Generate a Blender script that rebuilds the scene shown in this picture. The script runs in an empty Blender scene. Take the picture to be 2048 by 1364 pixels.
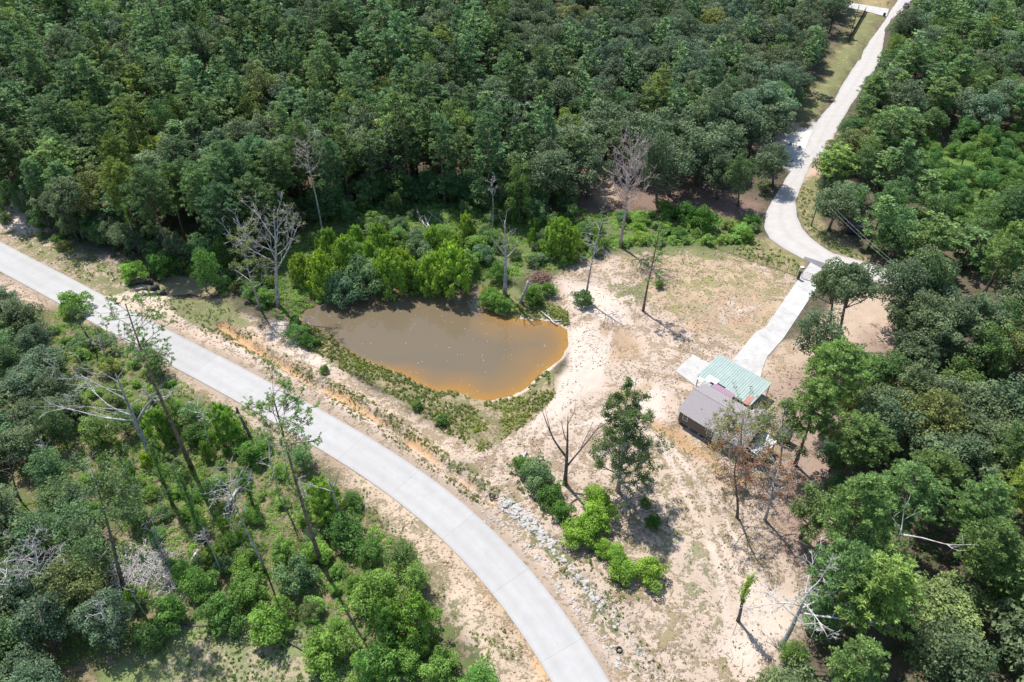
import bpy, math, random
import numpy as np
from mathutils import Vector, Matrix

# ------------------------------------------------------------------ camera, sky, sun, exposure
S = bpy.context.scene
COL = S.collection
CAM_H = 95.0
PITCH = math.radians(42.0)
FPX = 1480.0                       # focal length in pixels of the 2048 wide photograph
cam_d = bpy.data.cameras.new('camera'); cam = bpy.data.objects.new('camera', cam_d); COL.objects.link(cam)
cam.location = (0, 0, CAM_H); cam.rotation_euler = (math.pi / 2 - PITCH, 0, 0)
cam_d.sensor_width = 36.0; cam_d.lens = 36.0 * FPX / 2048.0
cam_d.clip_start = 0.5; cam_d.clip_end = 4000
S.camera = cam
SUN_EL = math.radians(61.0)
SUN_DIR = Vector((-0.55, 0.835, 0)).normalized() * math.cos(SUN_EL) + Vector((0, 0, math.sin(SUN_EL)))
W = bpy.data.worlds.new('World'); S.world = W; W.use_nodes = True
nt = W.node_tree; nt.nodes.clear()
wo = nt.nodes.new('ShaderNodeOutputWorld'); bg = nt.nodes.new('ShaderNodeBackground'); sk = nt.nodes.new('ShaderNodeTexSky')
sk.sky_type = 'NISHITA'; sk.sun_disc = False; sk.sun_elevation = SUN_EL
sk.sun_rotation = math.atan2(SUN_DIR.x, SUN_DIR.y); sk.air_density = 1.2; sk.dust_density = 0.8; sk.ozone_density = 1.5
bg.inputs['Strength'].default_value = 0.13
nt.links.new(sk.outputs[0], bg.inputs['Color']); nt.links.new(bg.outputs[0], wo.inputs['Surface'])
sun_d = bpy.data.lights.new('sun', 'SUN'); sun_d.energy = 4.6; sun_d.angle = math.radians(0.53); sun_d.color = (1.0, 0.955, 0.89)
sun = bpy.data.objects.new('sun', sun_d); COL.objects.link(sun)
sun.rotation_euler = SUN_DIR.to_track_quat('Z', 'Y').to_euler()
S.view_settings.view_transform = 'Standard'; S.view_settings.look = 'None'
S.view_settings.exposure = 0.74; S.view_settings.gamma = 1.0; S.view_settings.use_curve_mapping = False
S.render.engine = 'CYCLES'
S.cycles.max_bounces = 6; S.cycles.diffuse_bounces = 3; S.cycles.transmission_bounces = 4; S.cycles.glossy_bounces = 2

# ------------------------------------------------------------------ pixel <-> ground helpers (photo pixels, 2048 x 1364)
cP, sP = math.cos(PITCH), math.sin(PITCH)
def G(px, py, z=0.0):
    x = (px - 1024) / FPX; y = -(py - 682) / FPX
    dx, dy, dz = x, cP + y * sP, -sP + y * cP
    t = (CAM_H - z) / -dz
    return (dx * t, dy * t)
def GP(pts, z=0.0): return np.array([G(a, b, z) for a, b in pts])
def PJ(X, Y, Z):
    Z = Z - CAM_H; dep = Y * cP - Z * sP; up = Y * sP + Z * cP
    return 1024 + FPX * X / dep, 682 - FPX * up / dep
def TOP(P, top):
    """height and x of a point above y=P[1] that shows at the pixel top"""
    best = None
    for i in range(0, 900):
        z = i * 0.05
        e = abs(PJ(P[0], P[1], z)[1] - top[1])
        if best is None or e < best[0]: best = (e, z)
    z = best[1]
    dep = P[1] * cP - (z - CAM_H) * sP
    return (top[0] - 1024) * dep / FPX, z

# ------------------------------------------------------------------ numpy noise and polygon distance
def _hash(ix, iy, s):
    h = (ix.astype(np.int64) * 374761393 + iy.astype(np.int64) * 668265263 + s * 1442695041) & 0x7fffffff
    h = ((h ^ (h >> 13)) * 1274126177) & 0x7fffffff
    return ((h ^ (h >> 16)) & 0xffff) / 65535.0
def vnoise(x, y, s=0):
    ix = np.floor(x); iy = np.floor(y); fx = x - ix; fy = y - iy
    ix = ix.astype(np.int64); iy = iy.astype(np.int64)
    ux = fx * fx * (3 - 2 * fx); uy = fy * fy * (3 - 2 * fy)
    a = _hash(ix, iy, s); b = _hash(ix + 1, iy, s); c = _hash(ix, iy + 1, s); d = _hash(ix + 1, iy + 1, s)
    return a + (b - a) * ux + (c - a) * uy + (a - b - c + d) * ux * uy
def fbm(x, y, sc, s=0, o=4):
    x = np.asarray(x, float); y = np.asarray(y, float)
    r = np.zeros_like(x); a = 0.5; t = 0
    for k in range(o):
        r = r + a * vnoise(x / sc * 2 ** k + 17.3 * k, y / sc * 2 ** k - 9.1 * k, s + k); t += a; a *= 0.5
    return r / t
def sdist(x, y, poly):
    """signed distance, positive inside"""
    x = np.asarray(x, float); y = np.asarray(y, float)
    d = np.full(x.shape, 1e9); ins = np.zeros(x.shape, bool); n = len(poly)
    for i in range(n):
        ax, ay = poly[i]; bx, by = poly[(i + 1) % n]
        ex, ey = bx - ax, by - ay; L = ex * ex + ey * ey + 1e-12
        t = np.clip(((x - ax) * ex + (y - ay) * ey) / L, 0, 1)
        d = np.minimum(d, np.hypot(x - ax - t * ex, y - ay - t * ey))
        c = ((ay > y) != (by > y)) & (x < (bx - ax) * (y - ay) / (by - ay + 1e-12) + ax)
        ins ^= c
    return np.where(ins, d, -d)
def ldist(x, y, line):
    x = np.asarray(x, float); y = np.asarray(y, float)
    d = np.full(x.shape, 1e9)
    for i in range(len(line) - 1):
        ax, ay = line[i]; bx, by = line[i + 1]
        ex, ey = bx - ax, by - ay; L = ex * ex + ey * ey + 1e-12
        t = np.clip(((x - ax) * ex + (y - ay) * ey) / L, 0, 1)
        d = np.minimum(d, np.hypot(x - ax - t * ex, y - ay - t * ey))
    return d
def sst(a, b, v):
    t = np.clip((v - a) / (b - a), 0, 1); return t * t * (3 - 2 * t)

# ------------------------------------------------------------------ object helpers
def tag(o, label=None, cat=None, group=None, kind=None):
    if label: o['label'] = label
    if cat: o['category'] = cat
    if group: o['group'] = group
    if kind: o['kind'] = kind
    return o
def empty(name, loc=(0, 0, 0), rz=0.0, sc=(1, 1, 1)):
    o = bpy.data.objects.new(name, None); o.empty_display_size = 0.3
    o.location = loc; o.rotation_euler = (0, 0, rz); o.scale = sc; COL.objects.link(o); return o
def np_mesh(name, V, F, mat, smooth=False, attr=None, cattr=None):
    """V (n,3); F list of int arrays (m,k) each with its own k"""
    V = np.asarray(V, np.float32)
    Fs = [np.asarray(f, np.int32) for f in (F if isinstance(F, list) else [F]) if len(f)]
    me = bpy.data.meshes.new(name)
    me.vertices.add(len(V)); me.vertices.foreach_set('co', V.ravel())
    loops = np.concatenate([f.ravel() for f in Fs]); tot = np.concatenate([np.full(len(f), f.shape[1], np.int32) for f in Fs])
    st = np.concatenate([[0], np.cumsum(tot)[:-1]]).astype(np.int32)
    me.loops.add(len(loops)); me.loops.foreach_set('vertex_index', loops)
    me.polygons.add(len(tot)); me.polygons.foreach_set('loop_start', st); me.polygons.foreach_set('loop_total', tot)
    me.polygons.foreach_set('use_smooth', np.full(len(tot), bool(smooth)))
    me.update(calc_edges=True)
    if attr is not None:
        a = me.attributes.new('v', 'FLOAT', 'POINT'); a.data.foreach_set('value', np.asarray(attr, np.float32))
    if cattr is not None:
        for nm, arr in cattr.items():
            a = me.attributes.new(nm, 'FLOAT_COLOR', 'POINT')
            a.data.foreach_set('color', np.concatenate([arr, np.ones((len(arr), 1))], 1).astype(np.float32).ravel())
    if mat: me.materials.append(mat)
    return me
def link(name, me, parent=None, loc=None):
    o = bpy.data.objects.new(name, me); COL.objects.link(o)
    if parent is not None: o.parent = parent
    if loc is not None: o.location = loc
    return o
class MB:
    """collects boxes, tubes and polygons into one mesh"""
    def __init__(s): s.V = []; s.F = {}; s.n = 0; s.A = []
    def add(s, V, F, a=0.5):
        V = np.asarray(V, float); F = np.asarray(F, int)
        s.F.setdefault(F.shape[1], []).append(F + s.n); s.V.append(V); s.n += len(V); s.A.append(np.full(len(V), a))
    def box(s, c, size, rz=0.0, m=None):
        x, y, z = [q / 2 for q in size]
        V = np.array([(i * x, j * y, k * z) for k in (-1, 1) for j in (-1, 1) for i in (-1, 1)])
        cs, sn = math.cos(rz), math.sin(rz)
        V = np.stack([V[:, 0] * cs - V[:, 1] * sn, V[:, 0] * sn + V[:, 1] * cs, V[:, 2]], 1) + np.array(c)
        s.add(V, [(0, 2, 3, 1), (4, 5, 7, 6), (0, 1, 5, 4), (2, 6, 7, 3), (0, 4, 6, 2), (1, 3, 7, 5)])
    def tube(s, pts, rad, k=6, cap=True, a=0.5):
        P = np.asarray(pts, float); R = np.asarray(rad, float) * np.ones(len(P))
        V = []
        t = np.gradient(P, axis=0) if len(P) > 2 else np.repeat((P[1] - P[0])[None], 2, 0)
        t = t / (np.linalg.norm(t, axis=1, keepdims=True) + 1e-9)
        ref = np.array([0, 0, 1.0]) if abs(t[0][2]) < 0.9 else np.array([1.0, 0, 0])
        ang = np.arange(k) * 2 * math.pi / k
        for p, r, d in zip(P, R, t):
            u = np.cross(ref, d); u /= np.linalg.norm(u) + 1e-9; w = np.cross(d, u)
            V.append(p + r * (np.cos(ang)[:, None] * u + np.sin(ang)[:, None] * w))
        V = np.concatenate(V); n = len(P)
        F = [(i * k + j, i * k + (j + 1) % k, (i + 1) * k + (j + 1) % k, (i + 1) * k + j) for i in range(n - 1) for j in range(k)]
        s.add(V, F, a)
        if cap:
            b = s.n - len(V)
            s.F.setdefault(k, []).append(np.array([[b + (n - 1) * k + j for j in range(k)], [b + k - 1 - j for j in range(k)]]))
    def poly(s, pts):
        s.add(pts, [list(range(len(pts)))])
    def slab(s, poly, z0, z1):
        n = len(poly); V = [(x, y, z0) for x, y in poly] + [(x, y, z1) for x, y in poly]
        s.add(V, [(i, (i + 1) % n, n + (i + 1) % n, n + i) for i in range(n)])
        b = s.n - 2 * n
        s.F.setdefault(n, []).append(np.array([[b + n + i for i in range(n)], [b + n - 1 - i for i in range(n)]]))
    def mesh(s, name, mat, smooth=False):
        return np_mesh(name, np.concatenate(s.V), [np.concatenate(f) for f in s.F.values()], mat, smooth, np.concatenate(s.A))
    def build(s, name, mat, parent=None, smooth=False, loc=None):
        return link(name, s.mesh(name, mat, smooth), parent, loc)

# ------------------------------------------------------------------ materials
def newmat(name):
    m = bpy.data.materials.new(name); m.use_nodes = True; n = m.node_tree; n.nodes.clear(); return m, n
def N(n, t, **k):
    q = n.nodes.new(t)
    for a, b in k.items(): setattr(q, a, b)
    return q
def simple(name, col, rough=0.7, spec=0.3, metal=0.0, nscale=3.0, namt=0.25, bump=0.0, dirt=None):
    m, n = newmat(name)
    out = N(n, 'ShaderNodeOutputMaterial'); p = N(n, 'ShaderNodeBsdfPrincipled')
    tc = N(n, 'ShaderNodeTexCoord'); ns = N(n, 'ShaderNodeTexNoise'); ns.inputs['Scale'].default_value = nscale; ns.inputs['Detail'].default_value = 8
    n.links.new(tc.outputs['Object'], ns.inputs['Vector'])
    cr = N(n, 'ShaderNodeValToRGB')
    cr.color_ramp.elements[0].position = 0.3; cr.color_ramp.elements[1].position = 0.7
    cr.color_ramp.elements[0].color = (*[c * (1 - namt) for c in (dirt or col)], 1); cr.color_ramp.elements[1].color = (*[min(1, c * (1 + namt * 0.6)) for c in col], 1)
    n.links.new(ns.outputs['Fac'], cr.inputs['Fac']); n.links.new(cr.outputs[0], p.inputs['Base Color'])
    p.inputs['Roughness'].default_value = rough; p.inputs['Specular IOR Level'].default_value = spec; p.inputs['Metallic'].default_value = metal
    if bump:
        b = N(n, 'ShaderNodeBump'); b.inputs['Strength'].default_value = bump; b.inputs['Distance'].default_value = 0.05
        n.links.new(ns.outputs['Fac'], b.inputs['Height']); n.links.new(b.outputs[0], p.inputs['Normal'])
    n.links.new(p.outputs[0], out.inputs[0]); return m
def leafmat(name, dark, light, trans=0.35, gloss=0.35, rough=0.5):
    """leaf blades: v varies from leaf to leaf, the object's own colour tints the whole plant"""
    m, n = newmat(name)
    out = N(n, 'ShaderNodeOutputMaterial'); at = N(n, 'ShaderNodeAttribute', attribute_name='v'); oi = N(n, 'ShaderNodeObjectInfo')
    cr = N(n, 'ShaderNodeValToRGB'); cr.color_ramp.elements[0].color = (*dark, 1); cr.color_ramp.elements[1].color = (*light, 1)
    n.links.new(at.outputs['Fac'], cr.inputs['Fac'])
    mx = N(n, 'ShaderNodeMix', data_type='RGBA', blend_type='MULTIPLY'); mx.inputs[0].default_value = 1.0
    n.links.new(cr.outputs[0], mx.inputs[6]); n.links.new(oi.outputs['Color'], mx.inputs[7])
    p = N(n, 'ShaderNodeBsdfPrincipled'); p.inputs['Roughness'].default_value = rough; p.inputs['Specular IOR Level'].default_value = gloss
    tr = N(n, 'ShaderNodeBsdfTranslucent'); ms = N(n, 'ShaderNodeMixShader'); ms.inputs[0].default_value = trans
    hs = N(n, 'ShaderNodeHueSaturation'); hs.inputs['Saturation'].default_value = 1.15; hs.inputs['Value'].default_value = 1.35; hs.inputs['Hue'].default_value = 0.485
    n.links.new(mx.outputs[2], p.inputs['Base Color']); n.links.new(mx.outputs[2], hs.inputs['Color']); n.links.new(hs.outputs[0], tr.inputs['Color'])
    n.links.new(p.outputs[0], ms.inputs[1]); n.links.new(tr.outputs[0], ms.inputs[2]); n.links.new(ms.outputs[0], out.inputs[0]); return m
def barkmat(name, dark, light):
    m = simple(name, light, 0.9, 0.15, nscale=2.2, namt=0.2, dirt=dark, bump=0.6); return m

M = {}
M['pine'] = leafmat('pine needles', (0.054, 0.104, 0.046), (0.205, 0.318, 0.130), 0.34, 0.12)
M['oak'] = leafmat('oak leaves', (0.058, 0.090, 0.045), (0.215, 0.278, 0.135), 0.32, 0.18)
M['gum'] = leafmat('broad leaves', (0.056, 0.112, 0.042), (0.208, 0.328, 0.115), 0.38, 0.15)
M['bright'] = leafmat('young leaves', (0.125, 0.220, 0.055), (0.340, 0.520, 0.145), 0.42, 0.15)
M['rust'] = leafmat('rusty leaves', (0.20, 0.10, 0.045), (0.42, 0.20, 0.09), 0.3, 0.2)
M['weed'] = leafmat('weeds', (0.055, 0.105, 0.025), (0.175, 0.260, 0.062), 0.35, 0.3)
M['drygrass'] = leafmat('dry grass blades', (0.24, 0.19, 0.10), (0.46, 0.38, 0.23), 0.3, 0.15)
M['bark'] = barkmat('bark', (0.060, 0.050, 0.042), (0.19, 0.16, 0.135))
M['pinebark'] = barkmat('pine bark', (0.075, 0.055, 0.042), (0.24, 0.175, 0.135))
M['grey'] = barkmat('weathered dead wood', (0.19, 0.18, 0.18), (0.44, 0.42, 0.41))
M['white'] = barkmat('bleached dead wood', (0.30, 0.285, 0.27), (0.54, 0.52, 0.50))
M['burnt'] = barkmat('dark dead bark', (0.06, 0.052, 0.05), (0.17, 0.145, 0.13))
M['pinkdead'] = barkmat('dead pine twigs', (0.24, 0.20, 0.19), (0.50, 0.42, 0.40))

# ------------------------------------------------------------------ plan of the place (outlines read off the photo, in metres on the ground)
ROAD_UP = [(-230,352),(0,482),(147,556),(219,599),(400,691),(700,850),(789,900),(871,955),(974,1037),(1042,1105),(1121,1197),(1176,1276),(1227,1364),(1300,1510)]
ROAD_LO = [(-260,398),(0,547),(123,611),(191,648),(290,710),(352,735),(485,809),(660,910),(765,979),(858,1047),(926,1119),(988,1187),(1042,1259),(1111,1364),(1190,1520)]
def resample(P, n):
    P = np.asarray(P, float); d = np.concatenate([[0], np.cumsum(np.hypot(*np.diff(P, axis=0).T))])
    t = np.linspace(0, d[-1], n); return np.stack([np.interp(t, d, P[:, 0]), np.interp(t, d, P[:, 1])], 1)
def smooth(P, k=3):
    P = P.copy()
    for _ in range(k): P[1:-1] = 0.25 * P[:-2] + 0.5 * P[1:-1] + 0.25 * P[2:]
    return P
_u = resample(GP(ROAD_UP), 60); _l = resample(GP(ROAD_LO), 60)
ROAD_C = smooth((_u + _l) / 2, 12)
def normals(C):
    t = np.gradient(C, axis=0); t /= np.hypot(t[:, 0], t[:, 1])[:, None]; return np.stack([-t[:, 1], t[:, 0]], 1)
ROAD_HW = 3.26
ROAD_N = normals(ROAD_C)
ROAD_POLY = np.concatenate([ROAD_C + ROAD_N * ROAD_HW, (ROAD_C - ROAD_N * ROAD_HW)[::-1]])
LANE_L = [(1850,-70),(1796,0),(1782,20),(1768,44),(1741,79),(1717,120),(1686,167),(1666,205),(1638,236),(1622,267),(1606,308),(1575,352),(1549,393),(1532,424),(1528,455),(1540,478),(1567,496),(1604,516),(1650,540),(1720,556),(1800,575),(1850,583)]
LANE_R = [(1880,-60),(1823,0),(1806,20),(1782,38),(1770,62),(1762,113),(1746,148),(1722,181),(1702,210),(1684,240),(1667,273),(1650,299),(1621,328),(1608,359),(1591,400),(1594,434),(1605,456),(1618,472),(1642,491),(1666,506),(1724,522),(1790,542),(1855,550)]
LANE_POLY = np.concatenate([GP(LANE_L), GP(LANE_R)[::-1]])
DRIVE_L = [(1621,525),(1609,541),(1590,568),(1560,612),(1530,656),(1512,663),(1464,722),(1437,758),(1398,800)]
DRIVE_R = [(1654,543),(1643,560),(1624,590),(1595,634),(1566,678),(1553,692),(1534,714),(1524,740),(1512,800)]
DRIVE_POLY = np.concatenate([GP(DRIVE_L), GP(DRIVE_R)[::-1]])
PAD = GP([(1386,709),(1436,735),(1470,760),(1440,800),(1392,772),(1351,742)])
SIDE_DRIVE = GP([(1560,-6),(1690,4),(1730,10),(1778,18),(1773,34),(1730,22),(1690,14),(1560,4)])
WATER_Z = -0.8
POND = GP([(598,632),(606,648),(636,656),(666,671),(682,691),(718,713),(755,730),(796,744),(830,761),(864,780),(912,781),(950,797),(981,801),(1022,793),(1052,778),(1070,758),(1100,735),(1124,716),(1136,690),(1135,660),(1107,644),(1082,640),(1066,641),(1035,637),(1008,632),(988,624),(971,606),(965,590),(963,571),(941,569),(934,584),(905,588),(870,584),(830,580),(790,578),(740,588),(700,600),(660,604),(620,616)], WATER_Z)
CREEK_Z = -1.1
CREEK = GP([(320,562),(345,552),(385,556),(420,566),(440,590),(400,592),(385,588),(345,590),(322,582)], CREEK_Z)
GULLY = GP([(440,650),(500,690),(560,728),(620,765),(700,803),(780,852),(850,905),(930,962),(985,1000)])
GULLY2 = GP([(700,905),(800,975),(880,1050),(950,1140),(1010,1220),(1070,1330),(1110,1420)])
def H(x, y):
    x = np.asarray(x, float); y = np.asarray(y, float)
    z = 0.55 * (fbm(x, y, 16, 3, 3) - 0.5) + 0.22 * (fbm(x, y, 1.7, 9, 3) - 0.5)
    g = ldist(x, y, GULLY); z = z - 0.95 * np.exp(-(g / 0.65) ** 2) * (0.6 + 0.8 * fbm(x, y, 3, 31)) + 0.25 * np.exp(-((g - 1.8) / 0.8) ** 2)
    g = ldist(x, y, GULLY2); z = z - 0.5 * np.exp(-(g / 1.1) ** 2) * (0.3 + 1.2 * fbm(x, y, 2, 37))
    rd = ldist(x, y, ROAD_C); z = z + 0.42 * (fbm(x, y, 1.0, 41, 3) - 0.5) * sst(4.5, 6, rd) * (1 - sst(13, 17, rd))
    flat = np.minimum(np.minimum(-sdist(x, y, ROAD_POLY), -sdist(x, y, LANE_POLY)), np.minimum(np.minimum(-sdist(x, y, DRIVE_POLY), -sdist(x, y, PAD)), -sdist(x, y, SIDE_DRIVE)))
    z = z * sst(0.0, 1.6, flat) - 0.05
    for poly, wz, reach, dep in ((POND, WATER_Z, 3.2, 1.8), (CREEK, CREEK_Z, 4.0, 0.8)):
        d = sdist(x, y, poly) + 0.35 * (fbm(x, y, 1.2, 51, 2) - 0.5)
        k = 1 - sst(-reach, 0, d); z = np.where(d > 0, wz + 0.02 - np.minimum(d * 0.3, dep), z * k + (wz + 0.02) * (1 - k))
    return z
def H1(x, y): return float(H(np.array([x]), np.array([y]))[0])
def GZ(px, py):
    """ground point seen at a photo pixel, terrain included"""
    z = 0.0
    for _ in range(3):
        x, y = G(px, py, z); z = H1(x, y)
    return x, y, z

# ------------------------------------------------------------------ ground: one sheet, fine where the photo looks closely
def graded(a, b, step, lo, hi, g=1.12, mx=24):
    c = list(np.arange(a, b + 1e-6, step)); s = step; v = c[-1]
    while v < hi: s = min(s * g, mx); v += s; c.append(v)
    s = step; v = c[0]; pre = []
    while v > lo: s = min(s * g, mx); v -= s; pre.append(v)
    return np.array(pre[::-1] + c)
gx = graded(-84, 92, 0.5, -1150, 1150); gy = graded(36, 166, 0.5, -560, 1750)
XX, YY = np.meshgrid(gx, gy); gX = XX.ravel(); gY = YY.ravel()
gZ = H(gX, gY)
nW, nH = len(gx), len(gy)
ii = (np.arange(nH - 1)[:, None] * nW + np.arange(nW - 1)[None, :]).ravel()
gF = np.stack([ii, ii + 1, ii + 1 + nW, ii + nW], 1)
C1 = np.tile(np.array([0.105, 0.085, 0.062]), (len(gX), 1))     # leaf litter
C2 = np.tile(np.array([0.060, 0.080, 0.030]), (len(gX), 1))     # what grows over it, in patches
WT = np.full(len(gX), 0.42)
_wn = (fbm(gX, gY, 5, 71, 4) - 0.5)
SAND = (0.392, 0.312, 0.248); PALE = (0.460, 0.385, 0.325); TAN = (0.290, 0.222, 0.130); ORANGE = (0.430, 0.275, 0.145); LITTER = (0.170, 0.118, 0.092)
GRASS = (0.155, 0.165, 0.075); WEED = (0.105, 0.125, 0.050); DRY = (0.255, 0.195, 0.110); RUST = (0.33, 0.215, 0.125); GRAVEL = (0.40, 0.385, 0.37)
def paint(px, c1=None, c2=None, w=None, f=1.5, warp=3.0, line=None, ground=None, width=1.0):
    P = ground if ground is not None else GP(px)
    m = (gX > P[:, 0].min() - 12) & (gX < P[:, 0].max() + 12) & (gY > P[:, 1].min() - 12) & (gY < P[:, 1].max() + 12)
    x, y = gX[m], gY[m]
    d = (width - ldist(x, y, P)) if line else sdist(x, y, P)
    a = sst(-f, f, d + _wn[m] * warp)[:, None]
    if c1 is not None: C1[m] = C1[m] * (1 - a) + np.array(c1) * a
    if c2 is not None: C2[m] = C2[m] * (1 - a) + np.array(c2) * a
    if w is not None: WT[m] = WT[m] * (1 - a[:, 0]) + w * a[:, 0]
# strips along the concrete road
rl = ROAD_C[:]
paint(None, SAND, WEED, 0.50, 2.0, 6, line=True, ground=ROAD_C, width=11.0)
paint(None, SAND, DRY, 0.40, 1.2, 2, line=True, ground=ROAD_C, width=6.6)
paint(None, (0.30, 0.235, 0.18), DRY, 0.35, 0.6, 1, line=True, ground=ROAD_C, width=4.6)
paint([(0,402),(120,470),(230,540),(300,590),(240,620),(120,545),(0,470)], (0.33,0.26,0.19), GRASS, 0.55, 1.5)
paint([(0,400),(60,420),(110,452),(60,470),(0,440)], PALE, WEED, 0.2, 1.0)
paint([(215,595),(290,570),(335,585),(350,625),(310,640),(230,610)], (0.44,0.36,0.28), DRY, 0.1, 0.8, 1.5)
paint([(330,600),(430,600),(520,640),(560,690),(700,740),(790,800),(900,860),(1000,905),(1000,980),(900,920),(780,850),(650,770),(520,700),(420,680)], (0.40,0.315,0.24), (0.25,0.19,0.12), 0.46, 1.5, 5)
paint([(330,595),(470,605),(500,650),(430,668),(350,630)], (0.22,0.19,0.11), GRASS, 0.62, 1.2)
paint([(540,640),(600,660),(690,740),(650,752),(560,690)], PALE, DRY, 0.4, 1.5, 4)
paint(None, ORANGE, (0.36,0.27,0.17), 0.35, 0.9, 3.5, line=True, ground=GULLY, width=0.75)
paint(None, ORANGE, (0.30,0.20,0.115), 0.42, 1.2, 4.5, line=True, ground=GULLY2, width=2.4)
paint([(700,890),(790,960),(880,1050),(960,1160),(1060,1330),(1090,1364),(1000,1364),(930,1250),(850,1140),(760,1050),(690,960)], (0.41,0.325,0.24), (0.24,0.20,0.12), 0.42, 1.2, 4)
# the cleared yard
YARD = [(1030,640),(1090,560),(1160,520),(1250,500),(1400,490),(1460,500),(1530,525),(1600,555),(1560,640),(1500,700),(1560,720),(1620,740),(1600,860),(1560,950),(1640,1060),(1640,1180),(1590,1290),(1520,1400),(1300,1400),(1240,1250),(1150,1120),(1040,1010),(950,930),(900,870),(1000,820),(1100,800),(1140,740),(1145,690),(1110,655)]
paint(YARD, SAND, (0.265,0.198,0.130), 0.44, 1.5, 2.5)
paint([(1240,520),(1400,495),(1590,560),(1560,640),(1490,690),(1400,660),(1300,600)], (0.345,0.262,0.178), (0.215,0.20,0.09), 0.45, 2, 4)
paint([(1410,600),(1530,590),(1520,650),(1420,670),(1380,640)], (0.345,0.24,0.155), SAND, 0.5, 4, 9)
paint([(1190,620),(1270,660),(1290,720),(1220,720),(1170,700)], (0.33,0.235,0.16), TAN, 0.4, 2, 4)
paint([(1145,650),(1190,640),(1220,700),(1200,770),(1120,830),(1070,850),(1060,810),(1130,750)], PALE, TAN, 0.16, 1.2, 3)
paint([(1120,560),(1190,570),(1240,600),(1260,650),(1200,640),(1150,620)], PALE, TAN, 0.22, 1.2, 3)
paint([(1260,760),(1350,780),(1330,850),(1250,820)], PALE, TAN, 0.2, 1.2, 4)
paint([(1230,780),(1300,770),(1290,800),(1240,810)], (0.33,0.245,0.15), TAN, 0.3, 1.2, 3)
paint([(1300,840),(1360,850),(1440,930),(1510,960),(1480,1000),(1400,950),(1310,890)], (0.34,0.225,0.13), GRASS, 0.35, 1.2, 3)
paint([(1310,880),(1420,940),(1500,1020),(1520,1130),(1590,1220),(1500,1364),(1330,1364),(1260,1200),(1180,1050),(1210,900)], (0.385,0.305,0.24), (0.225,0.185,0.105), 0.47, 2, 6)
paint([(1500,1150),(1590,1190),(1580,1270),(1500,1340),(1430,1300)], PALE, GRASS, 0.2, 1.5, 4)
paint([(1330,960),(1370,1060),(1440,1150),(1470,1250),(1420,1250),(1350,1130),(1300,1020)], SAND, (0.19,0.20,0.11), 0.42, 3.5, 7)
paint([(1250,500),(1420,485),(1470,500),(1440,520),(1330,510)], None, GRASS, 0.6, 1.0, 2)
paint([(1455,470),(1535,475),(1620,520),(1600,560),(1530,530),(1450,505)], (0.25,0.20,0.115), (0.165,0.18,0.065), 0.5, 1.0, 2)
paint([(1210,560),(1290,560),(1300,600),(1230,600)], None, GRASS, 0.55, 1.2, 3)
# banks of the pond
paint([(590,625),(660,650),(720,700),(800,735),(860,760),(960,780),(1050,760),(1100,735),(1115,790),(1060,845),(1000,880),(960,900),(900,870),(800,800),(690,740),(600,690)], (0.27,0.215,0.135), (0.16,0.155,0.075), 0.52, 0.8, 3)
paint([(960,560),(1000,560),(1060,590),(1100,600),(1140,640),(1110,650),(1060,640),(990,625),(960,600)], (0.22,0.18,0.11), GRASS, 0.65, 0.8, 1.5)
paint(None, (0.42,0.36,0.30), DRY, 0.06, 0.25, 0.5, line=True, ground=np.concatenate([POND[12:26]]), width=0.45)
# wet iron-stained bottom
dpond = sdist(gX, gY, POND)
a = sst(-0.1, 0.5, dpond)[:, None]; C1[:] = C1 * (1 - a) + np.array([0.30, 0.16, 0.06]) * a; C2[:] = C2 * (1 - a) + np.array([0.36, 0.17, 0.05]) * a
# creek bed, green field behind the pond
paint([(560,430),(700,415),(900,420),(1150,420),(1330,425),(1500,430),(1530,450),(1470,500),(1300,495),(1180,510),(1080,560),(960,570),(800,560),(620,600),(560,600)], (0.14,0.13,0.07), WEED, 0.72, 2.5, 4)
paint([(1180,310),(1260,320),(1330,350),(1450,380),(1540,410),(1500,430),(1250,420),(1150,430),(1130,380)], LITTER, (0.15,0.105,0.08), 0.35, 2, 5)
paint([(1190,330),(1230,330),(1240,400),(1200,410),(1180,370)], (0.33,0.245,0.18), LITTER, 0.3, 1.5, 3)
paint([(990,205),(1040,220),(1030,250),(990,240)], (0.33,0.24,0.18), LITTER, 0.3, 2, 4)
# verges of the lane
paint([(1700,10),(1775,25),(1735,80),(1680,170),(1600,260),(1590,230),(1640,170),(1690,70)], (0.28,0.225,0.12), GRASS, 0.62, 1.5, 3)
paint([(1500,-30),(1800,-30),(1790,0),(1770,20),(1690,4),(1500,-6)], (0.27,0.21,0.115), GRASS, 0.4, 1.5, 3)
paint([(1535,300),(1560,275),(1600,262),(1640,240),(1625,300),(1590,345),(1545,320)], (0.47,0.455,0.44), LITTER, 0.12, 0.8, 2)
paint([(1500,270),(1560,250),(1600,240),(1550,300),(1520,310)], (0.34,0.26,0.20), LITTER, 0.35, 1.2, 3)
paint([(1655,275),(1685,270),(1680,310),(1640,350),(1600,370),(1612,345)], (0.40,0.30,0.235), DRY, 0.25, 0.8, 2)
paint([(1592,400),(1608,360),(1640,345),(1640,430),(1625,470),(1600,445)], (0.27,0.215,0.125), GRASS, 0.55, 1.0, 2)
paint([(1600,445),(1640,440),(1740,520),(1720,528),(1640,495)], (0.25,0.20,0.12), WEED, 0.5, 1.0, 2)
paint([(1690,585),(1780,590),(1790,690),(1740,720),(1690,690),(1640,640)], (0.37,0.285,0.215), LITTER, 0.3, 1.5, 3)
paint([(1560,690),(1640,650),(1690,690),(1640,770),(1600,830),(1540,790),(1530,750)], (0.34,0.26,0.195), TAN, 0.4, 1.2, 3)
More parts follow.
